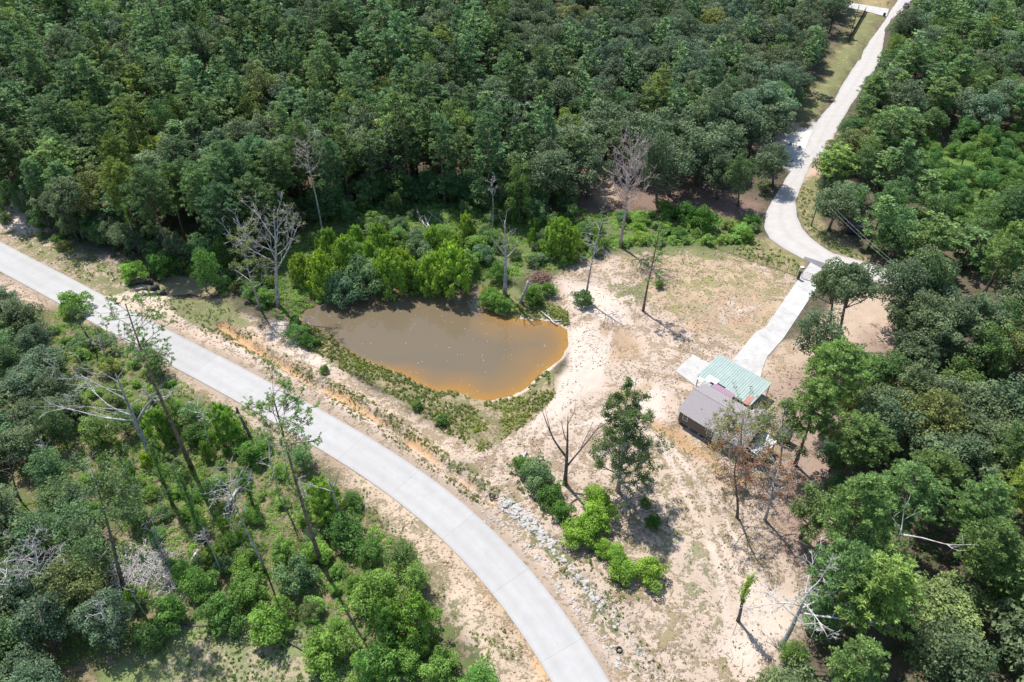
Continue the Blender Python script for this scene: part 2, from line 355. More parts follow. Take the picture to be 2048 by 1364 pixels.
paint([(1560,760),(1760,640),(1800,740),(1700,900),(1700,1100),(1640,1200),(1560,1100),(1540,900)], (0.26,0.19,0.15), LITTER, 0.35, 2, 4)
paint([(1850,300),(2060,300),(2060,460),(1930,450),(1860,400)], (0.16,0.15,0.08), (0.10,0.16,0.04), 0.75, 3, 5)
# lower left: rough green ground and the bare dry field
paint([(0,620),(130,610),(300,740),(480,840),(660,930),(760,1020),(860,1150),(940,1300),(980,1400),(-60,1400),(-60,620)], (0.190,0.155,0.095), (0.105,0.125,0.048), 0.52, 2, 4)
paint([(330,1240),(560,1240),(700,1260),(900,1364),(950,1500),(200,1500),(200,1364),(280,1290)], (0.25,0.23,0.13), (0.155,0.19,0.075), 0.60, 1.5, 4)
paint([(370,1290),(560,1290),(640,1340),(640,1400),(330,1400)], (0.30,0.255,0.17), (0.19,0.21,0.10), 0.50, 1.5, 4)
# tyre tracks over the sand
for tr, wd in (([(1140,640),(1200,610),(1260,592)],0.35),([(1060,860),(1130,790),(1180,730),(1200,660),(1185,600)],0.5),([(1080,870),(1155,800),(1205,735),(1222,660)],0.45),
               ([(1400,980),(1440,1080),(1490,1180),(1500,1300)],0.3),([(1420,970),(1465,1070),(1515,1170),(1525,1300)],0.3),([(1330,900),(1380,1010),(1440,1130),(1460,1280)],0.35),([(1100,860),(1250,830),(1350,900),(1420,1000)],0.35),([(330,620),(420,672),(520,722),(640,790),(760,850),(900,950)],0.3)):
    paint(None, (0.44, 0.365, 0.305), PALE, 0.25, 0.3, 0.9, line=True, ground=smooth(resample(GP(tr), 30), 4), width=wd)
m_ground, n = newmat('ground')
out = N(n, 'ShaderNodeOutputMaterial'); p = N(n, 'ShaderNodeBsdfPrincipled'); p.inputs['Roughness'].default_value = 0.95; p.inputs['Specular IOR Level'].default_value = 0.1
tc = N(n, 'ShaderNodeTexCoord')
def noise(sc, det=6, rg=0.6, dist=0.0):
    q = N(n, 'ShaderNodeTexNoise'); q.inputs['Scale'].default_value = sc; q.inputs['Detail'].default_value = det; q.inputs['Roughness'].default_value = rg; q.inputs['Distortion'].default_value = dist
    n.links.new(tc.outputs['Object'], q.inputs['Vector']); return q.outputs['Fac']
def mth(op, a, b, c=None):
    q = N(n, 'ShaderNodeMath', operation=op)
    for i, v in enumerate((a, b, c)):
        if v is None: continue
        if isinstance(v, (int, float)): q.inputs[i].default_value = v
        else: n.links.new(v, q.inputs[i])
    return q.outputs[0]
def mixc(f, a, b, bt='MIX'):
    q = N(n, 'ShaderNodeMix', data_type='RGBA', blend_type=bt)
    for i, v in ((0, f), (6, a), (7, b)):
        if isinstance(v, (int, float)): q.inputs[i].default_value = v
        elif isinstance(v, tuple): q.inputs[i].default_value = (*v, 1)
        else: n.links.new(v, q.inputs[i])
    return q.outputs[2]
a1 = N(n, 'ShaderNodeAttribute', attribute_name='ca'); a2 = N(n, 'ShaderNodeAttribute', attribute_name='cb'); aw = N(n, 'ShaderNodeAttribute', attribute_name='v')
nA = noise(0.35, 12, 0.72, 0.6); nB = noise(2.2, 8, 0.65); nC = noise(0.12, 5, 0.6, 1.0); nD = noise(7.0, 4, 0.7)
f = mth('MULTIPLY_ADD', nB, 0.45, mth('MULTIPLY', nA, 0.75))          # ~0.6 mean
thr = mth('SUBTRACT', 0.84, mth('MULTIPLY', aw.outputs['Fac'], 0.48))
mask = N(n, 'ShaderNodeMapRange'); mask.interpolation_type = 'SMOOTHSTEP'; mask.inputs['From Min'].default_value = -0.035; mask.inputs['From Max'].default_value = 0.045
n.links.new(mth('SUBTRACT', f, thr), mask.inputs['Value'])
col = mixc(mask.outputs[0], a1.outputs['Color'], a2.outputs['Color'])
lo = N(n, 'ShaderNodeMapRange'); lo.inputs['From Min'].default_value = 0.3; lo.inputs['From Max'].default_value = 0.7; lo.inputs['To Min'].default_value = 0.78; lo.inputs['To Max'].default_value = 1.2
n.links.new(mth('ADD', mth('MULTIPLY', nC, 0.5), mth('MULTIPLY', nD, 0.5)), lo.inputs['Value'])
col = mixc(1.0, col, lo.outputs[0], 'MULTIPLY')
# dark straw, twigs and clods
nE = noise(2.6, 12, 0.85, 2.5)
cl = N(n, 'ShaderNodeMapRange'); cl.inputs['From Min'].default_value = 0.56; cl.inputs['From Max'].default_value = 0.68; cl.inputs['To Max'].default_value = 0.55; n.links.new(nE, cl.inputs['Value'])
col = mixc(cl.outputs[0], col, mixc(1.0, col, (0.48, 0.43, 0.37), 'MULTIPLY'))
n.links.new(col, p.inputs['Base Color'])
bp = N(n, 'ShaderNodeBump'); bp.inputs['Strength'].default_value = 0.9; bp.inputs['Distance'].default_value = 0.22
n.links.new(mth('ADD', mth('MULTIPLY', nB, 0.6), mth('ADD', mth('MULTIPLY', nD, 0.35), mth('MULTIPLY', mask.outputs[0], 0.35))), bp.inputs['Height'])
n.links.new(bp.outputs[0], p.inputs['Normal']); n.links.new(p.outputs[0], out.inputs[0])
me = np_mesh('ground', np.stack([gX, gY, gZ], 1), gF, m_ground, True, WT, {'ca': C1, 'cb': C2})
tag(link('ground', me), kind='structure')

# ------------------------------------------------------------------ water
def water_mat(name, deep, shore, spec=0.5):
    m, n = newmat(name)
    out = N(n, 'ShaderNodeOutputMaterial'); p = N(n, 'ShaderNodeBsdfPrincipled'); at = N(n, 'ShaderNodeAttribute', attribute_name='v')
    cr = N(n, 'ShaderNodeValToRGB'); e = cr.color_ramp.elements
    e[0].position = 0.0; e[0].color = (*shore, 1); e[1].position = 1.0; e[1].color = (*deep, 1)
    q = e.new(0.30); q.color = (*[0.42 * a + 0.58 * b for a, b in zip(shore, deep)], 1)
    n.links.new(at.outputs['Fac'], cr.inputs['Fac']); n.links.new(cr.outputs[0], p.inputs['Base Color'])
    p.inputs['Roughness'].default_value = 0.03; p.inputs['Specular IOR Level'].default_value = spec; p.inputs['IOR'].default_value = 1.33
    tcn = N(n, 'ShaderNodeTexCoord'); ns = N(n, 'ShaderNodeTexNoise'); ns.inputs['Scale'].default_value = 2.5; ns.inputs['Detail'].default_value = 4
    n.links.new(tcn.outputs['Object'], ns.inputs['Vector'])
    b = N(n, 'ShaderNodeBump'); b.inputs['Strength'].default_value = 0.12; b.inputs['Distance'].default_value = 0.02
    n.links.new(ns.outputs['Fac'], b.inputs['Height']); n.links.new(b.outputs[0], p.inputs['Normal']); n.links.new(p.outputs[0], out.inputs[0]); return m
def water(name, poly, z, mat, step, depthf):
    x = np.arange(poly[:, 0].min() - 2, poly[:, 0].max() + 2, step); y = np.arange(poly[:, 1].min() - 2, poly[:, 1].max() + 2, step)
    X, Y = np.meshgrid(x, y); X = X.ravel(); Y = Y.ravel(); d = sdist(X, Y, poly)
    i = (np.arange(len(y) - 1)[:, None] * len(x) + np.arange(len(x) - 1)[None]).ravel(); F = np.stack([i, i + 1, i + 1 + len(x), i + len(x)], 1)
    F = F[(d[F] > -1.4).any(1)]
    v = depthf(X, Y, d)
    used, inv = np.unique(F, return_inverse=True)
    me = np_mesh(name, np.stack([X, Y, np.full(len(X), z)], 1)[used], inv.reshape(F.shape), mat, True, v[used])
    return tag(link(name, me), kind='structure')
M['water'] = water_mat('turbid pond water', (0.118, 0.094, 0.062), (0.250, 0.128, 0.026))
M['creek'] = water_mat('turbid creek water', (0.19, 0.165, 0.10), (0.24, 0.20, 0.13))
def pd(X, Y, d):
    # the east and south shores are shallow, the wooded north-west shore drops off at once
    e = np.clip((X + 28) / 34.0, 0, 1) * sst(123, 114, Y) if False else sst(-30, -2, X) * (1 - sst(107, 119, Y))
    reach = 0.25 + 9.0 * e * (0.35 + 1.2 * fbm(X, Y, 7, 81, 3))
    return np.clip(d / reach, 0, 1) * (0.80 + 0.34 * fbm(X, Y, 9, 83, 4))
water('pond_water', POND, WATER_Z, M['water'], 0.5, pd)
water('creek_water', CREEK, CREEK_Z, M['creek'], 0.7, lambda X, Y, d: np.clip(d / 2, 0, 1))
# pale scum and floating bits on the pond
rng = np.random.RandomState(5); mb = MB()
for k in range(420):
    x = rng.uniform(POND[:, 0].min(), POND[:, 0].max()); y = rng.uniform(POND[:, 1].min(), POND[:, 1].max())
    d = float(sdist(np.array([x]), np.array([y]), POND)[0])
    if d < 0.2 or (rng.rand() < 0.62 and d > 2.2): continue
    r = rng.uniform(0.03, 0.10); a = rng.uniform(0, 6.28)
    mb.box((x, y, WATER_Z + 0.02), (r * 2, r, 0.03), a)
M['scum'] = simple('floating flecks', (0.5, 0.46, 0.38), 0.8)
tag(mb.build('floating_debris', M['scum']), 'pale flecks of leaf and scum floating on the brown pond', kind='stuff')

# ------------------------------------------------------------------ roads
def concrete(name, col, tracks=None, amt=0.1):
    m, n = newmat(name)
    out = N(n, 'ShaderNodeOutputMaterial'); p = N(n, 'ShaderNodeBsdfPrincipled'); p.inputs['Roughness'].default_value = 0.85; p.inputs['Specular IOR Level'].default_value = 0.25
    tcn = N(n, 'ShaderNodeTexCoord'); oi = N(n, 'ShaderNodeObjectInfo'); at = N(n, 'ShaderNodeAttribute', attribute_name='v')
    v = None
    ns = N(n, 'ShaderNodeTexNoise'); ns.inputs['Scale'].default_value = 0.5; ns.inputs['Detail'].default_value = 10; ns.inputs['Roughness'].default_value = 0.65
    n.links.new(tcn.outputs['Object'], ns.inputs['Vector'])
    cr = N(n, 'ShaderNodeValToRGB'); cr.color_ramp.elements[0].position = 0.32; cr.color_ramp.elements[1].position = 0.68
    cr.color_ramp.elements[0].color = (*[c * (1 - amt) for c in col], 1); cr.color_ramp.elements[1].color = (*[c * (1 + amt) for c in col], 1)
    n.links.new(ns.outputs['Fac'], cr.inputs['Fac'])
    mx = N(n, 'ShaderNodeMix', data_type='RGBA', blend_type='MULTIPLY'); mx.inputs[0].default_value = 1
    n.links.new(cr.outputs[0], mx.inputs[6]); n.links.new(oi.outputs['Color'], mx.inputs[7])
    src = mx.outputs[2]
    if tracks:
        m2 = N(n, 'ShaderNodeMix', data_type='RGBA', blend_type='MULTIPLY'); m2.inputs[0].default_value = 1
        r2 = N(n, 'ShaderNodeValToRGB'); r2.color_ramp.elements[0].color = (*tracks, 1); r2.color_ramp.elements[1].color = (1, 1, 1, 1)
        n.links.new(at.outputs['Fac'], r2.inputs['Fac']); n.links.new(src, m2.inputs[6]); n.links.new(r2.outputs[0], m2.inputs[7]); src = m2.outputs[2]
    n.links.new(src, p.inputs['Base Color'])
    n3 = N(n, 'ShaderNodeTexNoise'); n3.inputs['Scale'].default_value = 6; n3.inputs['Detail'].default_value = 6; n.links.new(tcn.outputs['Object'], n3.inputs['Vector'])
    b = N(n, 'ShaderNodeBump'); b.inputs['Strength'].default_value = 0.3; b.inputs['Distance'].default_value = 0.02; n.links.new(n3.outputs['Fac'], b.inputs['Height']); n.links.new(b.outputs[0], p.inputs['Normal'])
    n.links.new(p.outputs[0], out.inputs[0]); return m
M['road'] = concrete('road concrete', (0.335, 0.328, 0.318), (0.78, 0.77, 0.76), 0.055)
M['drive'] = concrete('new concrete', (0.37, 0.36, 0.345), None, 0.16)
M['asphalt'] = concrete('worn grey chip seal', (0.31, 0.30, 0.295), (1.22, 1.18, 1.13), 0.07)
M['patch'] = concrete('dark asphalt patch', (0.15, 0.145, 0.15), None, 0.15)
road = empty('road', (0, 0, 0)); tag(road, kind='structure')
R = resample(ROAD_C, 200); RN = normals(R); L = np.concatenate([[0], np.cumsum(np.hypot(*np.diff(R, axis=0).T))])
slab_len = 12.0; rr = random.Random(3)
for side in (0, 1):
    s0 = 0.0
    while s0 < L[-1] - 1:
        s1 = min(s0 + slab_len, L[-1]); ts = np.linspace(s0 + 0.008, s1 - 0.008, 8)
        cx = np.interp(ts, L, R[:, 0]); cy = np.interp(ts, L, R[:, 1]); nx = np.interp(ts, L, RN[:, 0]); ny = np.interp(ts, L, RN[:, 1])
        qs = np.linspace(0.003, ROAD_HW, 7) if side == 0 else np.linspace(-ROAD_HW, -0.003, 7)
        V = []; A = []
        for i in range(8):
            for q in qs:
                V.append((cx[i] + nx[i] * q, cy[i] + ny[i] * q, 0.06)); a = abs(abs(q) - 1.7); A.append(0.62 if a < 0.35 else (0.35 if abs(q) > 3.15 else 0.95 if a > .9 else .8))
        F = [(i * 7 + j, i * 7 + j + 1, (i + 1) * 7 + j + 1, (i + 1) * 7 + j) for i in range(7) for j in range(6)]
        b = len(V); rim = [(0, j) for j in range(7)] + [(i, 6) for i in range(1, 8)] + [(7, j) for j in range(5, -1, -1)] + [(i, 0) for i in range(6, 0, -1)]
        rimi = [i * 7 + j for i, j in rim]
        V += [(V[k][0], V[k][1], -0.14) for k in rimi]; A += [0.5] * len(rimi)
        F += [(rimi[k], b + k, b + (k + 1) % len(rimi), rimi[(k + 1) % len(rimi)]) for k in range(len(rimi))]
        Fq = np.array(F)
        if side == 0: Fq = Fq[:, ::-1]
        me = np_mesh('concrete_slab', V, [Fq], M['road'], False, A); o = link('concrete_slab', me, road)
        g = 1.0 + rr.uniform(-0.025, 0.025); g *= 1.04 if 60 < s0 < 86 else (0.97 if 96 < s0 < 110 else 1.0)
        o.color = (g, g, g * 1.005, 1)
        s0 = s1
def strip_mesh(Lp, Rp, n, m, z, thick, jit, edgev=None, seed=1):
    A = resample(Lp, n); B = resample(Rp, n)
    rg = np.random.RandomState(seed)
    na = normals(A); k = (fbm(A[:, 0], A[:, 1], 2.2, seed) - 0.5)[:, None] * 2 * jit; A = A + na * k
    nb = normals(B); k = (fbm(B[:, 0], B[:, 1], 2.2, seed + 5) - 0.5)[:, None] * 2 * jit; B = B + nb * k
    V = []; v = []
    for i in range(n):
        for j in range(m):
            t = j / (m - 1); q = A[i] * (1 - t) + B[i] * t; V.append((q[0], q[1], z + 0.04 * math.sin(math.pi * t))); v.append(edgev(t) if edgev else 1)
    F = [(i * m + j, i * m + j + 1, (i + 1) * m + j + 1, (i + 1) * m + j) for i in range(n - 1) for j in range(m - 1)]
    rim = [j for j in range(m)] + [i * m + m - 1 for i in range(1, n)] + [(n - 1) * m + j for j in range(m - 2, -1, -1)] + [i * m for i in range(n - 2, 0, -1)]
    b = len(V); V += [(V[k][0], V[k][1], z - thick) for k in rim]; v += [v[k] for k in rim]
    F += [(rim[k], b + k, b + (k + 1) % len(rim), rim[(k + 1) % len(rim)]) for k in range(len(rim))]
    return V, np.array(F), v
V, F, v = strip_mesh(GP(LANE_L), GP(LANE_R), 220, 9, -0.015, 0.10, 0.22, lambda t: 0.0 if (t < 0.12 or t > 0.88) else (0.45 if abs(t - 0.5) < 0.1 else 0.85))
tag(link('lane', np_mesh('lane', V, [F], M['asphalt'], False, [1 - q for q in v])), kind='structure')
mb = MB(); mb.slab(GP([(1609,513),(1625,518),(1645,525),(1668,531),(1662,539),(1640,535),(1622,525),(1607,519)]), 0.004, 0.034)
tag(mb.build('asphalt_patch', M['patch']), kind='structure')
mb = MB(); mb.slab(GP([(1671,534),(1682,535),(1684,540),(1672,540)]), 0.004, 0.034); tag(mb.build('asphalt_patch', M['patch']), kind='structure')
drive = empty('driveway'); tag(drive, kind='structure')
dl = GP(DRIVE_L); dr = GP(DRIVE_R)
for i in range(len(dl) - 1):
    e = 0.0022; q = [dl[i] * (1 - e) + dl[i + 1] * e, dr[i] * (1 - e) + dr[i + 1] * e, dr[i] * e + dr[i + 1] * (1 - e), dl[i] * e + dl[i + 1] * (1 - e)]
    mb = MB(); mb.slab(q, -0.12, 0.055 + 0.003 * (i % 2)); o = mb.build('concrete_slab', M['drive'], drive); g = 1 + 0.03 * ((i * 7) % 3 - 1); o.color = (g, g, g, 1)
mb = MB(); mb.slab(GP([(1386,709),(1437,736),(1412,770),(1393,773),(1351,742)]), -0.12, 0.047); mb.build('concrete_slab', M['drive'], drive)
sd = empty('side_driveway'); tag(sd, kind='structure')
for a, b in ((0, 1), (1, 2), (2, 3)):
    q = [SIDE_DRIVE[a], SIDE_DRIVE[b], SIDE_DRIVE[7 - b], SIDE_DRIVE[7 - a]]
    mb = MB(); mb.slab([tuple(t) for t in q], -0.12, 0.05); mb.build('concrete_slab', M['drive'], sd)

# ------------------------------------------------------------------ the house, its carport and what stands round them
HU = np.array([math.cos(math.radians(-44)), math.sin(math.radians(-44))]); HV = np.array([-HU[1], HU[0]])
HO = np.array([27.9, 84.65]); HA = math.radians(-44)
M['wall'] = simple('brown siding', (0.16, 0.125, 0.105), 0.8, nscale=1.5, namt=0.12)
M['roof'] = simple('grey asphalt shingles', (0.265, 0.24, 0.247), 0.95, 0.1, nscale=9, namt=0.18, bump=0.4)
M['trimw'] = simple('white trim', (0.66, 0.65, 0.63), 0.6)
M['glass'] = simple('dark window glass', (0.05, 0.055, 0.06), 0.08, 0.6, namt=0.05)
M['teal'] = simple('pale teal roofing steel', (0.250, 0.315, 0.292), 0.5, 0.4, nscale=0.9, namt=0.10)
M['whitem'] = simple('white roofing steel', (0.62, 0.63, 0.64), 0.45, 0.4, nscale=1.2, namt=0.12)
M['purple'] = simple('faded purple roofing steel', (0.27, 0.17, 0.22), 0.5, 0.35, nscale=1.5, namt=0.1)
M['red'] = simple('rusty red roofing steel', (0.36, 0.17, 0.13), 0.6, 0.3, nscale=4, namt=0.3)
M['post'] = simple('brown painted steel', (0.13, 0.085, 0.07), 0.6)
M['pier'] = simple('grey block pier', (0.30, 0.29, 0.28), 0.9)
M['dark'] = simple('dark tarp', (0.045, 0.045, 0.052), 0.5, 0.4, nscale=2, namt=0.3)
M['rubber'] = simple('tyre rubber', (0.03, 0.03, 0.032), 0.7, 0.3)
M['metal'] = simple('galvanised steel', (0.42, 0.43, 0.44), 0.4, 0.5, 0.6)
M['black'] = simple('black plastic', (0.025, 0.026, 0.03), 0.45, 0.4)
M['wood'] = simple('old timber', (0.16, 0.12, 0.09), 0.9, nscale=4, namt=0.3)
house = empty('house', (HO[0], HO[1], 0), HA)
tag(house, 'brown clapboard house on piers with a grey gabled shingle roof beside the carport', 'house')
LN = 12.6
mb = MB(); z0, z1 = 0.58, 3.18; dv = 0.45
u0, u1, v0, v1 = 0.25, LN - 0.35, 0.28, 8.05
mb.add([(u0, v0, z0), (u1, v0, z0), (u1, v1, z0), (u0, v1, z0), (u0, v0, z1), (u1, v0, z1), (u1, v1, z1), (u0, v1, z1), (u0, 4.25, 5.0), (u1, 4.25, 5.0)],
       [(0, 1, 5, 4), (1, 2, 6, 5), (2, 3, 7, 6), (3, 0, 4, 7), (0, 3, 2, 1)]); mb.F.setdefault(3, []).append(np.array([(4, 7, 8), (5, 9, 6)]))
wall = mb.build('wall', M['wall'], house)
for k in range(10):     # clapboards of the long wall that faces the camera
    mb = MB(); mb.box(((u0 + u1) / 2, v0 - 0.015, z0 + 0.13 + k * 0.27), (u1 - u0, 0.03, 0.235)); mb.build('clapboard', M['wall'], wall)
def roof_plane(name, a, b, c, d, th=0.12, par=None, mat='roof'):
    mb = MB(); top = [a, b, c, d]; V = top + [(x, y, z - th) for x, y, z in top]
    mb.add(V, [(0, 1, 2, 3), (7, 6, 5, 4), (0, 4, 5, 1), (1, 5, 6, 2), (2, 6, 7, 3), (3, 7, 4, 0)]); return mb.build(name, M[mat], par)
for (a, b, c, d) in (((-.1, 0, 3.25), (LN, 0, 3.25), (LN, 4.25, 5.2), (-.1, 4.25, 5.2)), ((-.1, 4.25, 5.2), (LN, 4.25, 5.2), (LN, 8.5, 3.25), (-.1, 8.5, 3.25))):
    r_ = roof_plane('roof', a, b, c, d, 0.14, house); roofs_ = globals().setdefault('roofs_', []); roofs_.append(r_)
# shingle courses standing 1 cm proud of each other
for sgn, va in ((1, 0.0), (-1, 8.5)):
    for k in range(14):
        t = (k + 0.5) / 14; v = va + sgn * 4.25 * t; z = 3.25 + 1.95 * t
        mb = MB(); a_ = (v - 0.135 * sgn, z - 0.062 + 0.016); b_ = (v + 0.145 * sgn, z + 0.066 + 0.006)
        mb.add([(-.08, a_[0], a_[1]), (LN - .02, a_[0], a_[1]), (LN - .02, b_[0], b_[1]), (-.08, b_[0], b_[1]), (-.08, a_[0], a_[1] - .02), (LN - .02, a_[0], a_[1] - .02)], [(0, 1, 2, 3), (4, 5, 1, 0)])
        o = mb.build('shingle', M['roof'], roofs_[0 if sgn > 0 else 1])
mb = MB(); mb.tube([(-.1, 4.25, 5.21), (LN, 4.25, 5.21)], 0.07, 5); mb.build('ridge_cap', M['roof'], house)
# cross gable at the far end
xg = [(9.0, 3.2), (12.4, 3.2)]
roof_plane('roof', (9.0, 9.3, 3.12), (9.0, 4.0, 3.9), (10.7, 4.0, 4.85), (10.7, 9.3, 4.25), 0.12, house)
roof_plane('roof', (10.7, 9.3, 4.25), (10.7, 4.0, 4.85), (12.5, 4.0, 3.9), (12.5, 9.3, 3.12), 0.12, house)
mb = MB(); mb.box((10.75, 8.55, 1.9), (3.0, 1.0, 2.4)); mb.build('wall', M['wall'], house)
mb = MB(); mb.box((LN / 2 - .05, -0.02, 3.13), (LN, 0.03, 0.16)); mb.build('fascia', M['trimw'], house)
for uu in (1.5, 6.2, 10.4):
    mb = MB(); mb.box((uu, v0 - 0.045, 2.15), (0.95, 0.06, 1.35)); w_ = mb.build('window', M['trimw'], house)
    for dz in (-0.31, 0.31):
        mb = MB(); mb.box((uu, v0 - 0.08, 2.15 + dz), (0.74, 0.02, 0.50)); mb.build('pane', M['glass'], w_)
mb = MB(); mb.box((7.4, v0 - 0.05, 1.80), (0.95, 0.06, 2.05)); dr_ = mb.build('door', M['trimw'], house)
for k in range(3):
    mb = MB(); mb.box((7.4, v0 - 0.35 - 0.3 * k, 0.62 - 0.22 * k), (1.3, 0.3, 0.07)); mb.build('step', M['wood'], house)
for uu in np.arange(0.5, 12.3, 1.95):
    for vv in (0.6, 4.2, 7.9):
        mb = MB(); mb.box((uu, vv, 0.32), (0.4, 0.4, 0.86)); mb.build('pier', M['pier'], house)
mb = MB(); mb.tube([(3.1, 2.0, 4.1), (3.1, 2.0, 4.5)], 0.05, 8); mb.build('vent_pipe', M['metal'], house)
mb = MB(); mb.tube([(6.4, 6.2, 4.1), (6.4, 6.2, 4.6)], 0.05, 8); mb.build('vent_pipe', M['metal'], house)
def uv(u, v): return (HO[0] + HU[0] * u + HV[0] * v, HO[1] + HU[1] * u + HV[1] * v)
# white metal porch roof at the far end of the house
porch = empty('porch', (*uv(12.75, 1.2), 0), HA); tag(porch, 'low white metal porch roof on posts at the end of the house under the trees', 'porch')
for k in range(4):
    roof_plane('roof_panel', (0.62 * k, 0, 2.75 - 0.09 * k), (0.62 * k + 0.6, 0, 2.66 - 0.09 * k), (0.62 * k + 0.6, 5.0, 2.66 - 0.09 * k), (0.62 * k, 5.0, 2.75 - 0.09 * k), 0.04, porch, 'whitem')
for a, b in ((2.3, 0.2), (2.3, 4.8), (0.15, 0.2), (0.15, 4.8)):
    mb = MB(); mb.box((a, b, 1.2), (0.1, 0.1, 2.35)); mb.build('post', M['post'], porch)
# carport
CA = np.array([37.67, 98.45]); cp = empty('carport', (CA[0], CA[1], 0), HA)
tag(cp, 'open carport with a ribbed pale teal metal roof on thin brown posts over white concrete', 'carport')
CW, CD = 10.7, 7.1
for k in range(12):
    w = CW / 12; x0 = k * w + 0.01; x1 = (k + 1) * w - 0.01; mb = MB(); prof = []
    for j in range(2):
        a = x0 + (x1 - x0) * j / 2; s_ = (x1 - x0) / 2
        prof += [(a, 0), (a + s_ * 0.50, 0), (a + s_ * 0.64, 0.035), (a + s_ * 0.86, 0.035)]
    prof.append((x1, 0)); L_ = CD if k not in (2,) else CD - 1.9
    if k == 2: L_ = CD - 1.3
    if k in (3, 4, 5): L_ = CD - 0.9
    zt = lambda v, h: 3.12 + v * 0.045 + h
    V = [(x, 0, zt(0, h)) for x, h in prof] + [(x, -L_, zt(-L_, h)) for x, h in prof]; m_ = len(prof)
    mb.add(V, [(i, i + 1, m_ + i + 1, m_ + i) for i in range(m_ - 1)])
    V2 = [(x, y, z - 0.02) for x, y, z in V]; mb.add(V2, [(m_ + i, m_ + i + 1, i + 1, i) for i in range(m_ - 1)])
    o = mb.build('roof_panel', M['teal'], cp); g = 1 + 0.07 * math.sin(k * 2.3); o.color = (g, g, g, 1)
for (u, v, w, d, mat, dz) in ((1.6, -7.25, 1.05, 1.7, 'whitem', .075), (2.75, -6.85, 1.0, 1.3, 'whitem', .085), (0.5, -7.9, 1.0, 0.8, 'whitem', .06), (3.4, -7.8, 4.1, 1.25, 'purple', .06), (2.2, -8.1, 1.1, 0.8, 'teal', .07), (9.35, -7.4, 0.95, 2.3, 'red', .07)):
    mb = MB(); nn = max(2, int(w / 0.3))
    for j in range(nn):
        x = u + w * j / nn; mb.box((x + w / nn * 0.5, v + d / 2, 3.12 + (v + d / 2) * 0.045 + dz), (w / nn * 0.86, d, 0.03)); 
    mb.box((u + w / 2, v + d / 2, 3.10 + (v + d / 2) * 0.045 + dz), (w, d, 0.012)); o = mb.build('patch_panel', M[mat], cp)
    o['label'] = {'whitem': 'bare white patch panel', 'purple': 'faded purple patch panel', 'teal': 'teal patch panel', 'red': 'rusty red patch panel'}[mat]
for u in (0.15, 5.3, 10.5):
    for v in (-0.2, -6.7):
        mb = MB(); mb.box((u, v, 1.45), (0.11, 0.11, 2.9)); mb.build('post', M['post'], cp)
for v in (-0.2, -3.5, -6.7):
    mb = MB(); mb.box((CW / 2, v, 2.97 + v * 0.045), (CW, 0.09, 0.12)); mb.build('beam', M['post'], cp)
mb = MB(); mb.box((0.15, -3.4, 1.1), (0.05, 6.4, 0.06)); mb.build('side_rail', M['post'], cp)
# dark lean-to shed
sh = empty('shed', (*uv(14.0, 8.3), 0), HA); tag(sh, 'small dark shed with black sheet roof behind the carport corner', 'shed')
mb = MB(); mb.box((1.1, 0.9, 0.95), (2.1, 1.7, 1.8)); mb.build('wall', M['dark'], sh)
for k in range(3):
    roof_plane('roof_sheet', (0.76 * k, -0.1, 2.05), (0.76 * k + 0.74, -0.1, 2.05), (0.76 * k + 0.74, 2.0, 2.25), (0.76 * k, 2.0, 2.25), 0.04, sh, 'dark')
mb = MB(); mb.box((1.1, 0.02, 0.85), (0.8, 0.05, 1.5)); mb.build('door', M['post'], sh)
# small grill / water heater shape on the slab by the carport's open corner
hx, hy = G(1417, 765); bb = empty('barbecue', (hx, hy, 0), HA); tag(bb, 'small dark barbecue grill on the concrete at the carport corner', 'barbecue')
mb = MB(); mb.tube([(-.35, 0, .85), (-.3, 0, .95), (0, 0, 1.0), (.3, 0, .95), (.35, 0, .85)], [.12, .24, .27, .24, .12], 10); mb.build('lid', M['black'], bb)
for sx in (-.25, .25):
    for sy in (-.15, .15):
        mb = MB(); mb.tube([(sx, sy, 0), (sx, sy, .8)], .02, 5); mb.build('leg', M['black'], bb)
# lamp post in the yard
lx, ly, lz = GZ(1268, 787); lp = empty('lamp_post', (lx, ly, lz)); tag(lp, 'short lone lamp post standing in the sandy yard west of the house', 'lamp post')
mb = MB(); mb.tube([(0, 0, -0.2), (0, 0, 3.6)], [.06, .045], 8); mb.build('pole', M['post'], lp)
mb = MB(); mb.tube([(0, 0, 3.6), (0, 0, 3.68), (0, 0, 3.9), (0, 0, 4.0)], [.06, .17, .2, .05], 8); mb.build('lantern', M['metal'], lp)
mb = MB(); mb.tube([(-.25, 0, 3.55), (.25, 0, 3.55)], .025, 5); mb.build('crossbar', M['metal'], lp)
# wire fence with steel posts, and the driveway gate
fence = empty('wire_fence', (0, 0, 0)); tag(fence, 'wire mesh fence on thin dark posts along the top of the yard', 'fence')
fp = [GZ(*q) for q in ((1437,498),(1466,507),(1496,519),(1514,525),(1533,531),(1553,537),(1574,544),(1592,551))]
M['fencewire'] = simple('rusty fence wire', (0.16, 0.13, 0.11), 0.7)
for i, q in enumerate(fp):
    mb = MB(); mb.tube([(q[0], q[1], q[2] - .2), (q[0], q[1], q[2] + 1.75)], .045, 6); mb.build('post', M['post'], fence)
    if i:
        a = fp[i - 1]
        for h in (0.25, 0.6, 0.95, 1.3, 1.6):
            mb = MB(); mb.tube([(a[0], a[1], a[2] + h), (q[0], q[1], q[2] + h)], .016, 4); mb.build('wire', M['fencewire'], fence)
fence2 = empty('wire_fence', (0, 0, 0)); tag(fence2, 'short wire fence turning from the long fence up to the lane bend', 'fence')
fq = [GZ(*q) for q in ((1533,528),(1521,500),(1526,478))]
